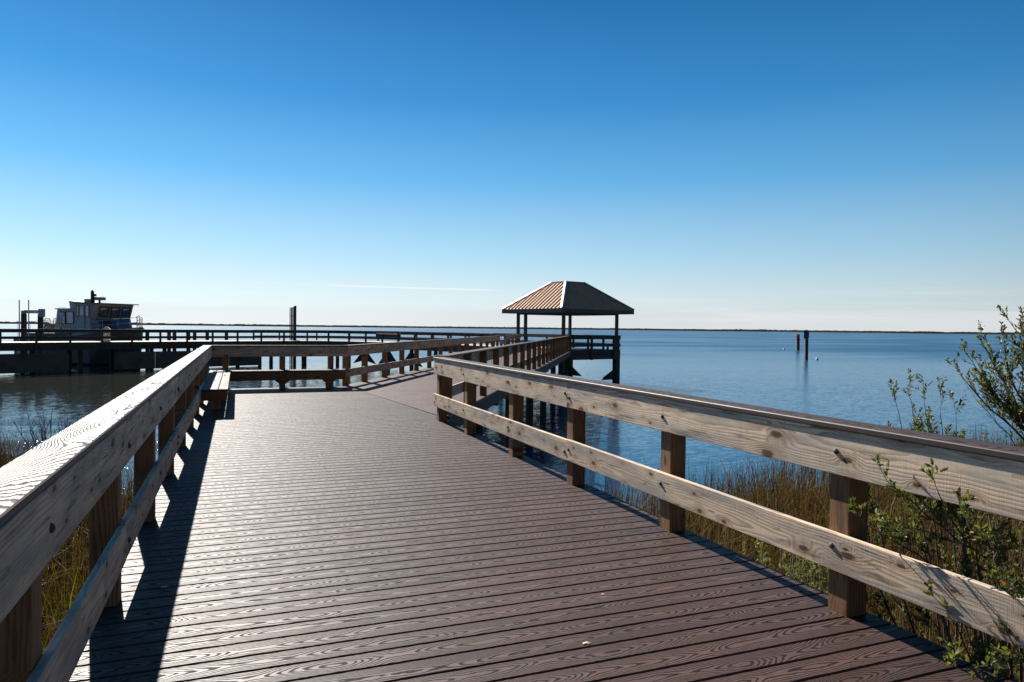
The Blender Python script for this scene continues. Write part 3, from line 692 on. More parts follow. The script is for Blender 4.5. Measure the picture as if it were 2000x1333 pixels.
# forward raked front with three windows: frame body plus glass set proud
def front_y(u): return -1.9 + 3.8 * u
bb('window_band', 'tan', lambda m: m.hexa([(1.95, -1.94, 4.41), (2.55, -1.88, 4.41), (2.55, 1.88, 4.41), (1.95, 1.94, 4.41)], [(1.95, -1.97, 5.74), (2.9, -1.95, 5.74), (2.9, 1.95, 5.74), (1.95, 1.97, 5.74)]))
def fx(z): return 2.55 + (z - 4.41) / (5.74 - 4.41) * .35
for (ya, yb) in ((-1.72, -.66), (-.50, .56), (.72, 1.72)):
    def fr(m, ya=ya, yb=yb):
        for (a0, a1, z0, z1) in ((ya, yb, 4.50, 4.56), (ya, yb, 5.44, 5.50), (ya, ya + .06, 4.56, 5.44), (yb - .06, yb, 4.56, 5.44)):
            m.hexa([(fx(z0) - .01, a0, z0), (fx(z0) + .05, a0, z0), (fx(z0) + .05, a1, z0), (fx(z0) - .01, a1, z0)], [(fx(z1) - .01, a0, z1), (fx(z1) + .05, a0, z1), (fx(z1) + .05, a1, z1), (fx(z1) - .01, a1, z1)])
    w = bb('window', 'black', fr)
    m = MB(); m.hexa([(fx(4.55), ya + .05, 4.55), (fx(4.55) + .02, ya + .05, 4.55), (fx(4.55) + .02, yb - .05, 4.55), (fx(4.55), yb - .05, 4.55)], [(fx(5.45), ya + .05, 5.45), (fx(5.45) + .02, ya + .05, 5.45), (fx(5.45) + .02, yb - .05, 5.45), (fx(5.45), yb - .05, 5.45)])
    g = m.build('pane', M['glass'], w, False, True)
    m = MB(); m.hexa([(fx(5.1) + .022, ya + .16, 5.12), (fx(5.1) + .026, ya + .16, 5.12), (fx(5.1) + .026, ya + .62, 5.16), (fx(5.1) + .022, ya + .62, 5.16)], [(fx(5.36) + .022, ya + .16, 5.36), (fx(5.36) + .026, ya + .16, 5.36), (fx(5.36) + .026, yb - .16, 5.36), (fx(5.36) + .022, yb - .16, 5.36)]); m.build('pane_daylight', M['paleglass'], w, False, True)  # pale patch painted for daylight seen through the upper pane
# starboard side windows and door (the side towards the viewer's left)
def side_win(x0, x1, z0, z1, yo, mat='paleglass', nm='window'):
    w = bb(nm, 'black', lambda m: m.box(((x0 + x1) / 2, -yo - .015, (z0 + z1) / 2), (x1 - x0, .06, z1 - z0)))
    m = MB(); m.box(((x0 + x1) / 2, -yo - .045, (z0 + z1) / 2), (x1 - x0 - .13, .03, z1 - z0 - .13)); m.build('pane', M[mat], w, False, True)
side_win(-2.15, -1.2, 3.85, 5.0, 1.93); side_win(-1.1, -.15, 3.85, 5.0, 1.93)
side_win(.3, .66, 4.55, 5.62, 2.01, 'glass'); side_win(1.45, 1.9, 4.5, 5.62, 2.01)
d_ = bb('door', 'hullgrey', lambda m: m.box((1.05, -2.06, 4.1), (.62, .06, 2.9)))
m = MB(); m.box((1.05, -2.10, 5.05), (.34, .03, .75)); m.build('pane', M['paleglass'], d_, False, True)
bb('roof', 'fascia', lambda m: m.hexa([(.1, -2.12, 5.76), (3.35, -2.2, 5.74), (3.35, 2.2, 5.74), (.1, 2.12, 5.76)], [(.1, -2.12, 5.86), (3.3, -2.2, 5.82), (3.3, 2.2, 5.82), (.1, 2.12, 5.86)]))
bb('funnel_box', 'hullgrey', lambda m: m.hexa([(-1.2, -1.5, 5.325), (.05, -1.5, 5.325), (.05, .6, 5.325), (-1.2, .6, 5.325)], [(-1.35, -1.5, 6.05), (.05, -1.5, 5.95), (.05, .6, 5.95), (-1.35, .6, 6.05)]))
def radar(m): m.tube([(.9, -.1, 5.86), (.9, -.1, 6.15)], .10, 8); m.tube([(.9, -.1, 6.15), (.9, -.1, 6.42), (.9, -.1, 6.52)], [.52, .52, .35], 16)
bb('radar', 'hullgrey', radar, False)
bb('roof_locker', 'hullgrey', lambda m: m.box((.55, -.9, 6.04), (.6, .6, .36)))
def mast(m): m.tube([(.8, -.75, 5.86), (.75, -.75, 6.95), (.75, -.75, 7.08)], [.19, .15, .05], 8); m.tube([(.95, -.62, 6.5), (.95, -.62, 6.72)], .12, 8); m.tube([(.4, -1.6, 5.9), (-.6, -1.7, 6.2)], .012, 5)
bb('mast', 'hulldark', mast, True)
bb('sill', 'white', lambda m: m.box((2.62, .2, 4.40), (.12, .7, .08)))
def tyre(m):
    for (yy, zz, r) in ((-1.35, 3.75, .36), (-1.5, 3.1, .36), (-.95, 3.9, .22)):
        m.tube([(3.1, yy + r * math.cos(a), zz + r * math.sin(a)) for a in np.linspace(0, 2 * math.pi, 15)], .11, 8)
bb('fender', 'black', tyre, True)
def rails(m):
    pts = [(2.2, -2.1), (3.4, -1.9), (4.6, -1.3), (5.4, -.7), (5.95, 0), (5.4, .7), (4.6, 1.3), (3.4, 1.9)]
    zd = [3.1, 3.25, 3.4, 3.5, 3.6, 3.5, 3.4, 3.25]
    for zo in (.5, .95): m.tube([(x, y, z + zo) for (x, y), z in zip(pts, zd)], .022, 5)
    for (x, y), z in zip(pts, zd): m.tube([(x, y, z), (x, y, z + .95)], .022, 5)
bb('bow_rail', 'steel', rails, True)
bb('bow_frame', 'steel', lambda m: m.tube([(5.5, .25, 3.5), (5.5, .25, 4.55), (5.55, .2, 4.68), (5.9, -.35, 4.68), (5.95, -.42, 4.55), (5.95, -.42, 3.55)], .04, 6), True)
def aft(m):
    m.tube([(-2.6, -1.9, 4.2), (-7.6, -1.95, 4.0)], .02, 5)
    for x in (-4.2, -5.9, -7.6): m.tube([(x, -1.95, 2.5), (x, -1.95, 4.1)], .02, 5)
bb('aft_rail', 'steel', aft, True)
bb('ladder', 'steel', lambda m: [m.tube([(-2.9, y, 2.6), (-2.5, y, 5.4), (-2.2, y, 5.42)], .03, 5) for y in (-1.6, -1.2)] + [m.tube([(-2.9 + .4 * k / 9, -1.6, 2.6 + 2.8 * k / 9), (-2.9 + .4 * k / 9, -1.2, 2.6 + 2.8 * k / 9)], .02, 5) for k in range(1, 9)], True)
bb('winch', 'black', lambda m: [m.tube([(-4.6, -1.2, 3.5), (-4.6, -.2, 3.5)], [.5, .5], 12), m.box((-4.6, -.7, 2.9), (.8, 1.3, .8))], False)

# ------------------------------------------------------------------ channel markers and floats
def pole(name, lab, x, y, top, r, panel, mat):
    t = thing(name, lab, 'channel marker', (x, y, WZ))
    m = MB(); m.tube([(0, 0, -.6), (0, 0, top - .1), (0, 0, top)], [r * 1.1, r, r * .8], 12); m.build('pile', M['pile'], t, True, True)
    m = MB()
    panel(m); m.build('day_mark', M[mat], t, False, True)
pole('channel_marker', 'taller dark channel pile with black box top near the white float', 71.0, 73.5, 4.05, .24, lambda m: m.box((0, 0, 3.45), (.56, .5, 1.1), R(30)), 'black')
pole('channel_marker', 'shorter channel pile with a red board at its top', 103.7, 109.6, 3.25, .34, lambda m: m.hexa([(-.7, -.42, 1.9), (.1, -.46, 1.9), (.1, -.36, 1.9), (-.7, -.32, 1.9)], [(-.7, -.42, 3.0), (.0, -.46, 3.2), (.0, -.36, 3.2), (-.7, -.32, 3.0)]), 'red')
for lb, x, y in (('small white float just right of the taller channel pile', 73.6, 74.2), ('small white float left of the red marker pile', 103.8, 113.5)):
    m = MB(); m.tube([(0, 0, -.12), (0, 0, -.02), (0, 0, .12), (0, 0, .24), (0, 0, .30)], [.05, .15, .2, .15, .05], 12); o = m.build('float', M['white'], None, True); o.location = (x, y, WZ); tag(o, lb, 'float', 'white floats by the channel piles')

# ------------------------------------------------------------------ ground, water, far land
def shore(x):
    if x > 1.5: return 11.8 + .22 * (x - 4.)
    return 14.2 + 1.75 * min(4., max(0., -1.5 - x))
def ground_z(x, y):
    e = shore(x) - y
    z = WZ - .02 + .95 * (1 - math.exp(-max(e, 0) / (6. if x > 0 else 3.))) if e > 0 else WZ - .02 + max(e * .25, -2.)
    return z + .05 * math.sin(x * 1.7 + y * .9) + .04 * math.sin(x * .6 - y * 2.3)
N = 90; V = []; F = []
gx = np.linspace(-40, 60, N); gy = np.linspace(-25, 45, N)
for yy in gy:
    for xx in gx: V.append((xx, yy, ground_z(xx, yy)))
V += [(-5200, -5200, -6.), (5200, -5200, -6.), (5200, 5200, -6.), (-5200, 5200, -6.)]
for j in range(N - 1):
    for i in range(N - 1): F.append((j * N + i, j * N + i + 1, (j + 1) * N + i + 1, (j + 1) * N + i))
b0 = N * N; rim_ = [list(range(N)), [j * N + N - 1 for j in range(N)], [(N - 1) * N + i for i in range(N - 1, -1, -1)], [j * N for j in range(N - 1, -1, -1)]]
for k in range(4):
    e = rim_[k]
    for a, b in zip(e[:-1], e[1:]): F.append((b0 + k, b, a))
    F.append((b0 + k, b0 + (k + 1) % 4, e[-1]))
m = MB(); m.add(V, F); o = m.build('ground', M['mud'], None, True); tag(o, 'dark marsh mud bank dipping under the bay', None, kind='structure')
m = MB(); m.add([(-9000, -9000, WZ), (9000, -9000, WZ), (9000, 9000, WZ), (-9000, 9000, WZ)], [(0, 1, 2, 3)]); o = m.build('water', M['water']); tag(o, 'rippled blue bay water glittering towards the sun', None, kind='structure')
# far marsh shore: a long low bank
m = MB(); V = []; F = []; n = 1300; rn = np.random.RandomState(3)
hh = np.convolve(rn.rand(n + 40), np.ones(9) / 9, 'same')[20:20 + n]; h2 = rn.rand(n); h3 = np.convolve(rn.rand(n + 120), np.ones(60) / 60, 'same')[60:60 + n]
for i in range(n):
    az = R(-75 + 170 * i / (n - 1)); D = 2000 + 260 * (h3[i] - .5) + 40 * math.sin(i * .05)
    z = 2.0 + 3.2 * hh[i] + .8 * h2[i] + (.8 if h3[i] > .53 and h2[i] > .55 else 0)
    fade = min(1., max(.25, (az - R(-75)) / .01))
    for (dd, zz) in ((0, WZ - 1), (4, WZ + 1.2), (30, WZ + 1.6), (60, WZ + 1.8 + z * .55), (140, WZ + z + 1.0), (420, WZ + 2.), (420, WZ - 1)):
        V.append(((D + dd) * math.sin(az), (D + dd) * math.cos(az), zz))
for i in range(n - 1):
    for k in range(6): F.append((i * 7 + k, (i + 1) * 7 + k, (i + 1) * 7 + k + 1, i * 7 + k + 1))
F += [tuple(range(7)), tuple(reversed(range((n - 1) * 7, n * 7)))]
m.add(V, F); o = m.build('land', M['land']); tag(o, 'thin low brown marsh shore along the whole horizon', None, kind='structure')

# ------------------------------------------------------------------ marsh grass
def blades(name, mat, label, pts, hgt, width, bend, seedfn, rng):
    """pts: (n,3) roots. each blade a tapering bent strip of three segments"""
    n = len(pts); az = rng.uniform(0, 2 * np.pi, n); la = rng.uniform(0, 2 * np.pi, n)
    b = bend * rng.gamma(1.6, .5, n)
    sidev = np.stack((np.cos(az), np.sin(az), np.zeros(n)), 1); lean = np.stack((np.cos(la), np.sin(la), np.zeros(n)), 1)
    V = np.zeros((n, 7, 3), np.float32)
    for k, u in enumerate((0., .36, .70, 1.)):
        c = pts + np.stack((np.zeros(n), np.zeros(n), hgt * u * (1 - .35 * np.minimum(b, 1.4) * u)), 1) + lean * (b * hgt * u * u * .8)[:, None]
        wv = sidev * (width * (1 - u ** 1.5) * .5)[:, None]
        if k < 3: V[:, 2 * k] = c - wv; V[:, 2 * k + 1] = c + wv
        else: V[:, 6] = c
    idx = (np.arange(n) * 7)[:, None]
    quads = np.concatenate([idx + np.array([[0, 1, 3, 2]]), idx + np.array([[2, 3, 5, 4]])], 1).reshape(-1)
    tris = (idx + np.array([[4, 5, 6]])).reshape(-1)
    me = bpy.data.meshes.new(name); nq, nt = 2 * n, n
    me.vertices.add(n * 7); me.vertices.foreach_set('co', V.ravel())
    me.loops.add(nq * 4 + nt * 3); me.loops.foreach_set('vertex_index', np.concatenate([quads, tris]).astype(np.int32))
    me.polygons.add(nq + nt); st = np.concatenate([np.arange(nq) * 4, nq * 4 + np.arange(nt) * 3]).astype(np.int32)
    me.polygons.foreach_set('loop_start', st)
    me.materials.append(M[mat]); me.update(calc_edges=True); me.validate()
    at = me.attributes.new('seed', 'FLOAT', 'POINT'); at.data.foreach_set('value', np.repeat(seedfn, 7).astype(np.float32))
    o = bpy.data.objects.new(name, me); COL.objects.link(o); tag(o, label, None, kind='stuff'); o['category'] = 'grass'
    return o
rng = np.random.RandomState(11)
def scatter(n, x0, x1, y0, y1, keep):
    out = []
    P = np.stack((rng.uniform(x0, x1, n), rng.uniform(y0, y1, n)), 1)
    for x, y in P:
        if keep(x, y): out.append((x, y, ground_z(x, y) - .03))
    return np.array(out)
def clump(x, y): return min(1., max(0., .5 + .42 * math.sin(x * 2.1 + 1.3 * math.sin(y * 1.7)) * math.sin(y * 1.9 + 1.1 * math.sin(x * 1.3)) + .3 * math.sin(x * 5.3 + y * 3.1) * math.sin(y * 4.7 - x * 2.2)))
def keepR(x, y):
    if x < 3.42: return False
    e = shore(x) - y
    if e < -1.6: return False
    d = math.hypot(x, y); p = min(1., 7. / d) * (1. if e > .8 else .45)
    return random.random() < p * (.35 + .8 * clump(x, y))
pr = scatter(85000, 3.4, 22., -1., 15.5, keepR)
hr = rng.uniform(.6, 1.55, len(pr)) * np.array([.72 + .45 * clump(x * .5 + 3, y * .5) for x, y, z in pr])
nr_ = np.linalg.norm(pr[:, :2], axis=1)
blades('grass', 'reed', 'tall brown marsh reeds on the right bank below the sunlit railing', pr, hr, rng.uniform(.006, .012, len(pr)) * np.clip(nr_ / 7., .8, 1.6), .38, np.clip(rng.uniform(0, 1, len(pr)) ** 1.25 * np.array([.72 + .5 * clump(x * .8 + 7, y * .8) for x, y, z in pr]), 0, 1), rng)
# fallen dry stalks in the same bed
pf = scatter(13000, 3.4, 12., 0., 11., lambda x, y: x > 3.42 and random.random() < .7)
pf[:, 2] += rng.uniform(.1, .75, len(pf))
blades('grass', 'reed', 'tangle of bent dry stalks lying over the right bank', pf, rng.uniform(.3, .9, len(pf)), rng.uniform(.004, .008, len(pf)), 1.5, rng.uniform(.5, .86, len(pf)), rng)
def keepL(x, y):
    if x > -.86: return False
    e = shore(x) - y
    if e < -1.2: return False
    d = math.hypot(x, y); p = min(1., 7. / d) * (1. if e > .8 else .5)
    return random.random() < p * (.4 + .8 * clump(x, y))
pl = scatter(100000, -16., -.85, .2, 22.5, keepL)
hl = rng.uniform(.9, 1.75, len(pl)) * np.array([.75 + .35 * clump(x * .5 + 1, y * .5) for x, y, z in pl])
nl_ = np.linalg.norm(pl[:, :2], axis=1)
sl = np.clip(rng.uniform(0, 1, len(pl)) ** 1.2 * np.where(nl_ < 8, .9, .70), 0, 1)
blades('grass', 'reedgreen', 'brown and green marsh grass on the left bank below the shaded railing', pl, hl, rng.uniform(.006, .013, len(pl)) * np.clip(nl_ / 7., .8, 1.7), .35, sl, rng)
pf = scatter(5000, -5., -.9, 1., 10., lambda x, y: x < -.9)
pf[:, 2] += rng.uniform(.1, .7, len(pf))
blades('grass', 'reed', 'tangle of bent dry stalks lying over the left bank', pf, rng.uniform(.3, .9, len(pf)), rng.uniform(.004, .008, len(pf)), 1.5, rng.uniform(.3, .8, len(pf)), rng)
gl = scatter(2600, -3.2, -.95, 1.5, 8.5, lambda x, y: random.random() < .25 + .7 * clump(x * 1.6, y * 1.6))
blades('grass', 'reedgreen', 'bright green arching blades in the left bank beside the posts', gl, rng.uniform(.7, 1.35, len(gl)), rng.uniform(.008, .014, len(gl)), .7, rng.uniform(.7, 1., len(gl)), rng)

# ------------------------------------------------------------------ shrubs
class Shrub:
    def __init__(s, rnd): s.w = MB(); s.l = MB(); s.r = rnd
    def leaf(s, p, d, size):
        r = s.r; d = np.array(d) / (np.linalg.norm(d) + 1e-9)
        up = np.array((r.uniform(-1, 1), r.uniform(-1, 1), r.uniform(-.2, 1))); sd = np.cross(d, up); sd /= (np.linalg.norm(sd) + 1e-9); n = np.cross(sd, d)
        w = size * .17; p = np.array(p)
        mid1 = p + d * size * .5 + n * size * .04; tip = p + d * size - n * size * .06
        V = [p, p + d * size * .38 + sd * w + n * w * .35, p + d * size * .75 + sd * w * .85 + n * w * .3, tip, p + d * size * .75 - sd * w * .85 + n * w * .3, p + d * size * .38 - sd * w + n * w * .35, mid1]
        s.l.add(V, [(0, 1, 6), (1, 2, 6), (2, 3, 6), (3, 4, 6), (4, 5, 6), (5, 0, 6)], 0, None, min(1., max(0., r.betavariate(2., 2.6) + (.35 if r.random() < .05 else 0))))
    def grow(s, p, d, L, rad, depth, spread=.55, leafsize=.03, leaves=1., upb=.25, kids=5, n=5, seedheads=0.):
        r = s.r; p = np.array(p, float); d = np.array(d, float); d /= np.linalg.norm(d)
        pts = [p]; ds = [d]
        for i in range(n):
            d = d + np.array([r.gauss(0, .13), r.gauss(0, .13), r.gauss(0, .08) + upb * .16]); d /= np.linalg.norm(d)
            p = p + d * L / n; pts.append(p); ds.append(d)
        s.w.tube(pts, [rad * (1 - .6 * i / n) for i in range(n + 1)], 5 if rad > .004 else 3, 0, None, False)
        if depth == 0:
            k = int(leaves * r.uniform(5, 10))
            for j in range(k):
                u = r.uniform(.15, 1.) ** .8 * n; i = min(int(u), n - 1); q = pts[i] + (pts[i + 1] - pts[i]) * (u - i)
                dd = ds[i + 1] * r.uniform(.5, 1.2) + np.array((r.gauss(0, .5), r.gauss(0, .5), r.gauss(.1, .4)))
                s.leaf(q, dd, leafsize * r.uniform(.6, 1.25))
            if r.random() < seedheads: s.l.dome(pts[-1], ds[-1], .006, .010, 1)
            return
        for j in range(kids):
            u = (.25 + .75 * (j + r.random()) / kids) * n; i = min(int(u), n - 1); q = pts[i] + (pts[i + 1] - pts[i]) * (u - i)
            nd = ds[i + 1] + np.array((r.gauss(0, spread), r.gauss(0, spread), r.gauss(.1, spread * .7)))
            s.grow(q, nd, L * r.uniform(.38, .62), max(rad * .55, .0013), depth - 1, spread, leafsize, leaves, upb, max(2, kids - (1 if depth > 1 else 0)), 4, seedheads)
        s.grow(pts[-1], ds[-1], L * .4, max(rad * .4, .0013), depth - 1, spread, leafsize, leaves, upb, max(2, kids - 2), 4, seedheads)
    def guide(s, pts, r0, r1, nk, **kw):
        """a main stem through given points, with side growth on its outer part"""
        pts = [np.array(p, float) for p in pts]; P = []
        for i in range(len(pts) - 1):
            for k in range(4):
                P.append(pts[i] + (pts[i + 1] - pts[i]) * k / 4 + np.array([s.r.gauss(0, .008) for _ in range(3)]))
        P.append(pts[-1]); n = len(P)
        s.w.tube(P, [r0 + (r1 - r0) * i / (n - 1) for i in range(n)], 6, 0, None, False)
        st = kw.pop('start', .45); L = kw.pop('L', .4); depth = kw.pop('depth', 1); sp = kw.get('spread', .5)
        for j in range(nk):
            u = (st + (1 - st) * (j + s.r.random()) / nk) * (n - 1); i = min(int(u), n - 2); d = P[i + 1] - P[i]; d /= np.linalg.norm(d)
            s.grow(P[i], d + np.array((s.r.gauss(0, sp), s.r.gauss(0, sp), s.r.gauss(.15, sp * .6))), L * s.r.uniform(.5, 1.) * (1.15 - .5 * u / n), max(r1, .0022), depth, n=4, **{k: v for k, v in kw.items()})
        d = P[-1] - P[-2]; s.grow(P[-1], d / np.linalg.norm(d), L * .6, r1, depth, n=4, **kw)
    def done(s, name, label, base, leafmat='leaf', bark='bark', group=None):
        t = thing(name, label, 'shrub', base, group=group)
        s.w.build('branches', M[bark], t, True)
        if s.l.v: s.l.build('foliage', [M[leafmat], M['flower']], t)
GRP = 'shrubs on the right bank'
# big bush at the right, behind the railing
S = Shrub(random.Random(21)); base = np.array((5.75, 3.1, -1.5))
hub = np.array((5.38, 3.23, .62))
kw = dict(leafsize=.027, leaves=1.35, kids=5, spread=.38, upb=.45, seedheads=.35)
for tip, k in (((4.74, 3.52, 1.40), 4), ((4.80, 3.50, 1.50), 5), ((4.95, 3.5, 1.30), 5), ((4.86, 3.47, 1.42), 6), ((4.98, 3.43, 1.58), 8), ((5.06, 3.39, 1.76), 9), ((5.15, 3.36, 1.80), 10), ((5.28, 3.30, 1.80), 9), ((5.40, 3.2, 1.72), 8), ((5.55, 3.1, 1.75), 6), ((5.2, 3.1, 1.68), 7), ((5.3, 3.5, 1.7), 8), ((5.05, 3.6, 1.62), 8)):
    tip = np.array(tip) + (.12, -.04, -.22); mid = hub + (tip - hub) * .5 + np.array((S.r.uniform(.0, .1), 0, -.04))
    S.guide([base, base * .5 + hub * .5 + np.array((.1, 0, -.1)), hub + np.array([S.r.gauss(0, .05) for _ in range(3)]), mid, tip], .016, .004, int(k * 1.6), start=.66, L=.30, depth=1, **kw)
kb = dict(leafsize=.03, leaves=.0, kids=3, spread=.4, upb=.35)
S.guide([hub + np.array((.1, 0, -.1)), hub + np.array((-.22, .1, .13)), hub + np.array((-.50, .21, .46))], .005, .002, 4, start=.5, L=.2, depth=1, **kb)
S.guide([hub, hub + np.array((-.12, .06, .25)), hub + np.array((-.40, .18, .74))], .006, .0025, 5, start=.5, L=.2, depth=1, leafsize=.03, leaves=.35, kids=3, spread=.4, upb=.4)
S.done('shrub', 'tall leafy shrub rising above the right railing against the sky', tuple(base), group=GRP)
# small top showing over the cap
S = Shrub(random.Random(5)); base = np.array((4.75, 3.45, -1.5))
for tip in ((4.46, 3.72, .98), (4.52, 3.66, 1.03), (4.60, 3.62, 1.02), (4.68, 3.56, .97), (4.76, 3.5, .90)):
    tip = np.array(tip); S.guide([base, base * .45 + tip * .55 + np.array((.06, -.03, 0)), tip], .010, .0025, 12, start=.66, L=.30, depth=1, leafsize=.028, leaves=1.3, kids=5, spread=.45, upb=.4, seedheads=.1)
S.done('shrub', 'small leafy shrub top just clearing the cap left of the tall shrub', tuple(base), group=GRP)
# loose shrub growing through the rails
S = Shrub(random.Random(9)); base = np.array((3.55, 2.05, -1.5))
kw = dict(leafsize=.036, leaves=.75, kids=4, spread=.45, upb=.35, seedheads=.1)
tips = [((3.32, 2.4, .52), (2.98, 2.50, .80)), ((3.36, 2.4, .48), (3.02, 2.30, .82)), ((3.4, 2.3, .5), (2.97, 2.12, .74)), ((3.3, 2.2, .45), (2.95, 2.0, .66)), ((3.36, 2.6, .35), (2.98, 2.66, .58)), ((3.3, 2.2, .0), (2.93, 2.1, .10)), ((3.35, 2.35, .5), (3.0, 2.42, .62)), ((3.45, 2.9, .25), (3.36, 2.95, .56)), ((3.5, 2.7, .3), (3.45, 2.8, .62)), ((3.55, 2.5, .2), (3.5, 2.5, .62)), ((3.45, 3.0, .15), (3.4, 3.05, .48)), ((3.6, 2.3, .2), (3.7, 2.3, .62)), ((3.5, 2.8, -.3), (3.42, 3.0, -.05)), ((3.55, 2.4, -.4), (3.5, 2.35, -.1)), ((3.3, 2.0, .3), (2.95, 1.95, .5)), ((3.25, 1.95, .1), (2.9, 1.9, .25)), ((3.4, 2.2, .1), (3.05, 2.3, .3)), ((3.5, 2.6, -.1), (3.4, 2.75, .2)), ((3.5, 2.4, -.2), (3.38, 2.5, .12))]
for mid, tip in tips:
    S.guide([base + np.array((S.r.gauss(0, .12), S.r.gauss(0, .2), 0)), (np.array(mid) + base) / 2 + np.array((.05, .1, .0)), mid, tip], .010, .0025, 5, start=.6, L=.22, depth=1, **kw)
S.done('shrub', 'loose twiggy shrub leaning through the right railing into the walk', tuple(base), group=GRP)
# darker branches filling the bank behind
S = Shrub(random.Random(31)); base = np.array((4.5, 2.6, -1.5))
for k in range(26):
    tip = base + np.array((S.r.uniform(-.7, .9), S.r.uniform(-.8, 1.0), S.r.uniform(1.4, 2.15))); mid = (base + tip) / 2 + np.array((S.r.gauss(0, .1), S.r.gauss(0, .1), 0))
    S.guide([base, mid, tip], .011, .003, 6, start=.4, L=.35, depth=1, leafsize=.034, leaves=.5, kids=4, spread=.55, upb=.25)
S.done('shrub', 'dark sparse shrub low on the bank behind the railing, under the tall shrub', tuple(base), group=GRP)
# low pale rounded bush at the deck edge
S = Shrub(random.Random(14)); base = np.array((3.86, 4.1, -1.5))
for k in range(26):
    a = S.r.uniform(0, 6.28); q = S.r.uniform(.05, .36); tip = base + np.array((q * math.cos(a), q * math.sin(a), S.r.uniform(1.15, 1.48) - q * .6)); mid = (base + tip) / 2 + np.array((q * .2 * math.cos(a), q * .2 * math.sin(a), 0))
    S.guide([base, mid, tip], .007, .002, 6, start=.6, L=.24, depth=1, leafsize=.021, leaves=2.0, kids=3, spread=.5, upb=.2)
S.done('shrub', 'low rounded pale green bush tucked against the right deck edge', tuple(base), 'fineleaf', 'drybark', GRP)
# bare bush on the left
S = Shrub(random.Random(17)); base = np.array((-4.2, 19.6, -2.1))
for k in range(11):
    tip = base + np.array((S.r.uniform(-.75, .75), S.r.uniform(-.3, .3), S.r.uniform(.9, 1.35))); S.guide([base, (base + tip) / 2, tip], .016, .007, 5, start=.35, L=.5, depth=1, leaves=0., kids=3, spread=.4, upb=.5)
S.done('shrub', 'bare leafless shrub among the reeds beyond the left railing', tuple(base))
# dry leaning stalks by the right post
for lb, pts in (('bent pale dry stalk arching low in front of the right bank reeds', [(3.6, 3.9, -1.4), (3.55, 3.75, -.7), (3.5, 3.5, -.35), (3.48, 3.3, -.28)]), ('forked pale dry stalk beside the low rounded bush', [(3.75, 4.0, -1.4), (3.6, 3.8, -.6), (3.5, 3.72, -.15)])):
    m = MB(); m.tube([np.array(p) - np.array(pts[0]) for p in pts], [.006, .005, .004, .003][:len(pts)], 5); 
    q = np.array(pts[1]) - np.array(pts[0]); m.tube([q, q + np.array((.1, -.05, .25)), q + np.array((.12, -.16, .4))], [.004, .003, .002], 4)
    o = m.build('dry_stalk', M['chip'], None, True); o.location = pts[0]; tag(o, lb, 'stalk', 'dry stalks on the right bank')
# chips on the deck
for lb, x, y, sz in (('pale wood chip lying on the near planks', 1.61, 3.08, .017), ('tiny pale chip by the plank gap near the first right post', 2.0, 3.62, .010), ('thin pale splinter lying in the shade of the left railing', -.40, 4.6, .016)):
    m = MB(); m.board((-sz, -sz * .2, sz * .16), (sz * .8, sz * .25, sz * .12), (.3, 1, 0), sz * .8, sz * .22, .001, cut0=.5, cut1=-.8); m.board((sz * .3, -sz * .6, sz * .1), (sz * 1.6, -sz * .3, sz * .1), (0, 1, 0), sz * .25, sz * .15, .001)
    o = m.build('wood_chip', M['chip']); o.location = (x, y, .001); tag(o, lb, 'chip', 'chips on the deck')

# ------------------------------------------------------------------ sky and sun
SUN_AZ, SUN_EL = R(-9.8), R(35.)
wd = bpy.data.worlds.new('World'); sc.world = wd; wd.use_nodes = True
nt = wd.node_tree; nt.nodes.clear()
class WN(NT):
    def __init__(s): s.t = nt
w = WN()
out = w.n('ShaderNodeOutputWorld'); bg = w.n('ShaderNodeBackground')
sky = w.n('ShaderNodeTexSky', sky_type='NISHITA'); sky.sun_disc = False; sky.sun_elevation = SUN_EL; sky.sun_rotation = SUN_AZ
sky.altitude = 0.; sky.air_density = 1.; sky.dust_density = .25; sky.ozone_density = 3.
tc = w.n('ShaderNodeTexCoord').outputs['Generated']
x, y, z = w.xyz(tc)
# deep clear winter blue: the daylight sky graded by height above the horizon
grad = w.ramp(z, [(0., (5.7, 6.1, 6.15)), (.045, (5.0, 6.1, 6.5)), (.10, (3.2, 5.25, 6.7)), (.20, (1.05, 3.45, 6.2)), (.30, (.31, 2.08, 4.85)), (.43, (.08, 1.15, 3.2)), (.7, (.03, .60, 1.85)), (1., (.03, .42, 1.3))])
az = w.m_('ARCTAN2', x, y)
side = w.m_('MULTIPLY', w.mr(az, -.4, 1.1, 1.12, .68, False), w.mr(w.m_('ABSOLUTE', w.m_('ADD', az, .17)), 1.02, 1.9, 1., .38))  # sky dimmed to the right and out of view, cutting fill on the rails
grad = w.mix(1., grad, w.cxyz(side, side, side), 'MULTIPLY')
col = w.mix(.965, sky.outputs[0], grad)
# pale cloud bank low on the right, thin streak of cirrus, faint wisps
en = w.noise(w.cxyz(w.m_('MULTIPLY', az, 3.), w.m_('MULTIPLY', z, 10.), 0.), 1., 4., .5)
top = w.m_('ADD', .022, w.m_('MULTIPLY', w.m_('SUBTRACT', en, .5), .018))
bank = w.m_('MULTIPLY', w.mr(z, w.m_('ADD', top, .008), top), w.mr(az, .05, .6, .25, 1.))
col = w.mix(w.m_('MULTIPLY', bank, .85), col, (4.7, 4.9, 5.1))
wn = w.noise(w.cxyz(w.m_('MULTIPLY', az, 5.), w.m_('MULTIPLY', z, 90.), 4.), 1., 5., .6)
col = w.mix(w.m_('MULTIPLY', w.m_('MULTIPLY', w.mr(wn, .45, .75), w.mr(z, .07, .02)), .45), col, (5.6, 5.7, 5.9))
sz = w.m_('ABSOLUTE', w.m_('SUBTRACT', z, w.m_('SUBTRACT', .0565, w.m_('MULTIPLY', az, .011))))
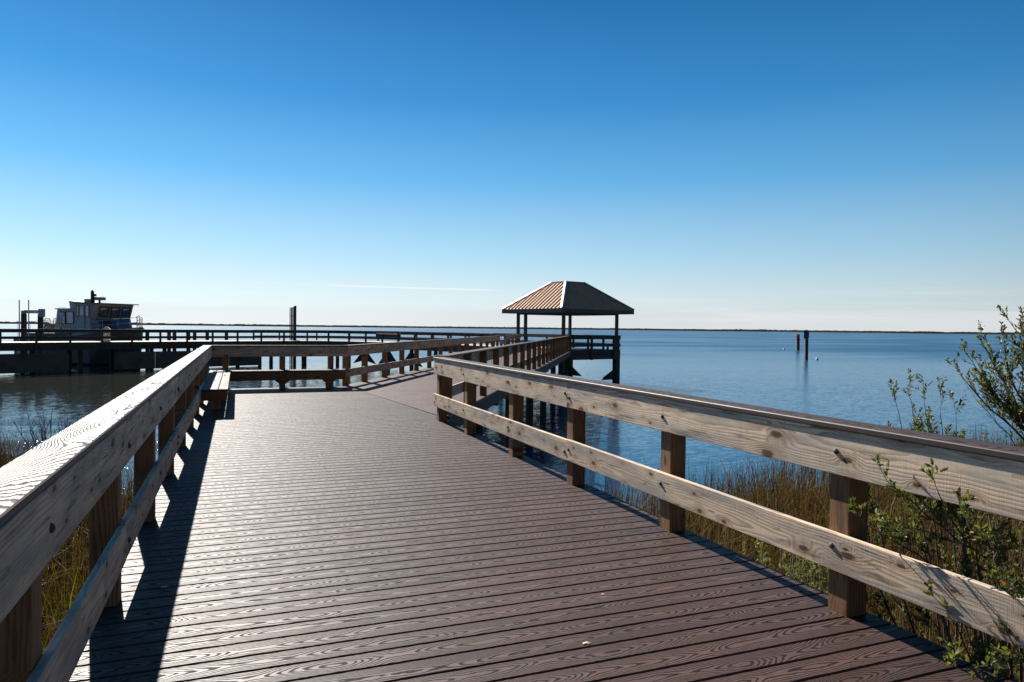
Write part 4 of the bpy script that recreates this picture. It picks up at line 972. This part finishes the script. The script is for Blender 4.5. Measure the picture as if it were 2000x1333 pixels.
sn = w.noise(w.cxyz(w.m_('MULTIPLY', az, 60.), w.m_('MULTIPLY', z, 500.), 0.), 1., 3., .5)
st = w.m_('MULTIPLY', w.mr(sz, w.m_('MULTIPLY', sn, .0038), .0002), w.m_('MULTIPLY', w.mr(az, .05, .16), w.mr(az, .37, .30)))
col = w.mix(w.m_('MULTIPLY', st, .8), col, (6.2, 6.2, 6.3))
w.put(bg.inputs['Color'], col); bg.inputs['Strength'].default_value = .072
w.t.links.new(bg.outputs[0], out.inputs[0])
sl_ = bpy.data.lights.new('sun', 'SUN'); sl_.energy = 5.; sl_.angle = R(.53); sl_.color = (1., .95, .87)
so = bpy.data.objects.new('sun', sl_); COL.objects.link(so)
import mathutils
sd_ = mathutils.Vector((math.sin(SUN_AZ) * math.cos(SUN_EL), math.cos(SUN_AZ) * math.cos(SUN_EL), math.sin(SUN_EL)))
so.rotation_euler = sd_.to_track_quat('Z', 'Y').to_euler(); so.location = sd_ * 60

# ------------------------------------------------------------------ camera
cam = bpy.data.cameras.new('camera'); co = bpy.data.objects.new('camera', cam); COL.objects.link(co)
cam.sensor_width = 36.; cam.lens = 1375. / 2000. * 36.; cam.clip_start = .05; cam.clip_end = 20000.
yaw, pitch, roll = .372, .0192, .0107
f = np.array((math.sin(yaw) * math.cos(pitch), math.cos(yaw) * math.cos(pitch), -math.sin(pitch)))
r0 = np.array((math.cos(yaw), -math.sin(yaw), 0.)); u0 = np.cross(r0, f)
rr = r0 * math.cos(roll) + u0 * math.sin(roll); uu = -r0 * math.sin(roll) + u0 * math.cos(roll)
mtx = mathutils.Matrix(((rr[0], uu[0], -f[0], 0.), (rr[1], uu[1], -f[1], 0.), (rr[2], uu[2], -f[2], 1.56), (0, 0, 0, 1)))
co.matrix_world = mtx
sc.camera = co
sc.view_settings.view_transform = 'Standard'; sc.view_settings.look = 'None'; sc.view_settings.gamma = 1.; sc.view_settings.exposure = 1.07
sc.cycles.max_bounces = 6; sc.cycles.use_denoising = True
sc.cycles.sample_clamp_indirect = 6.
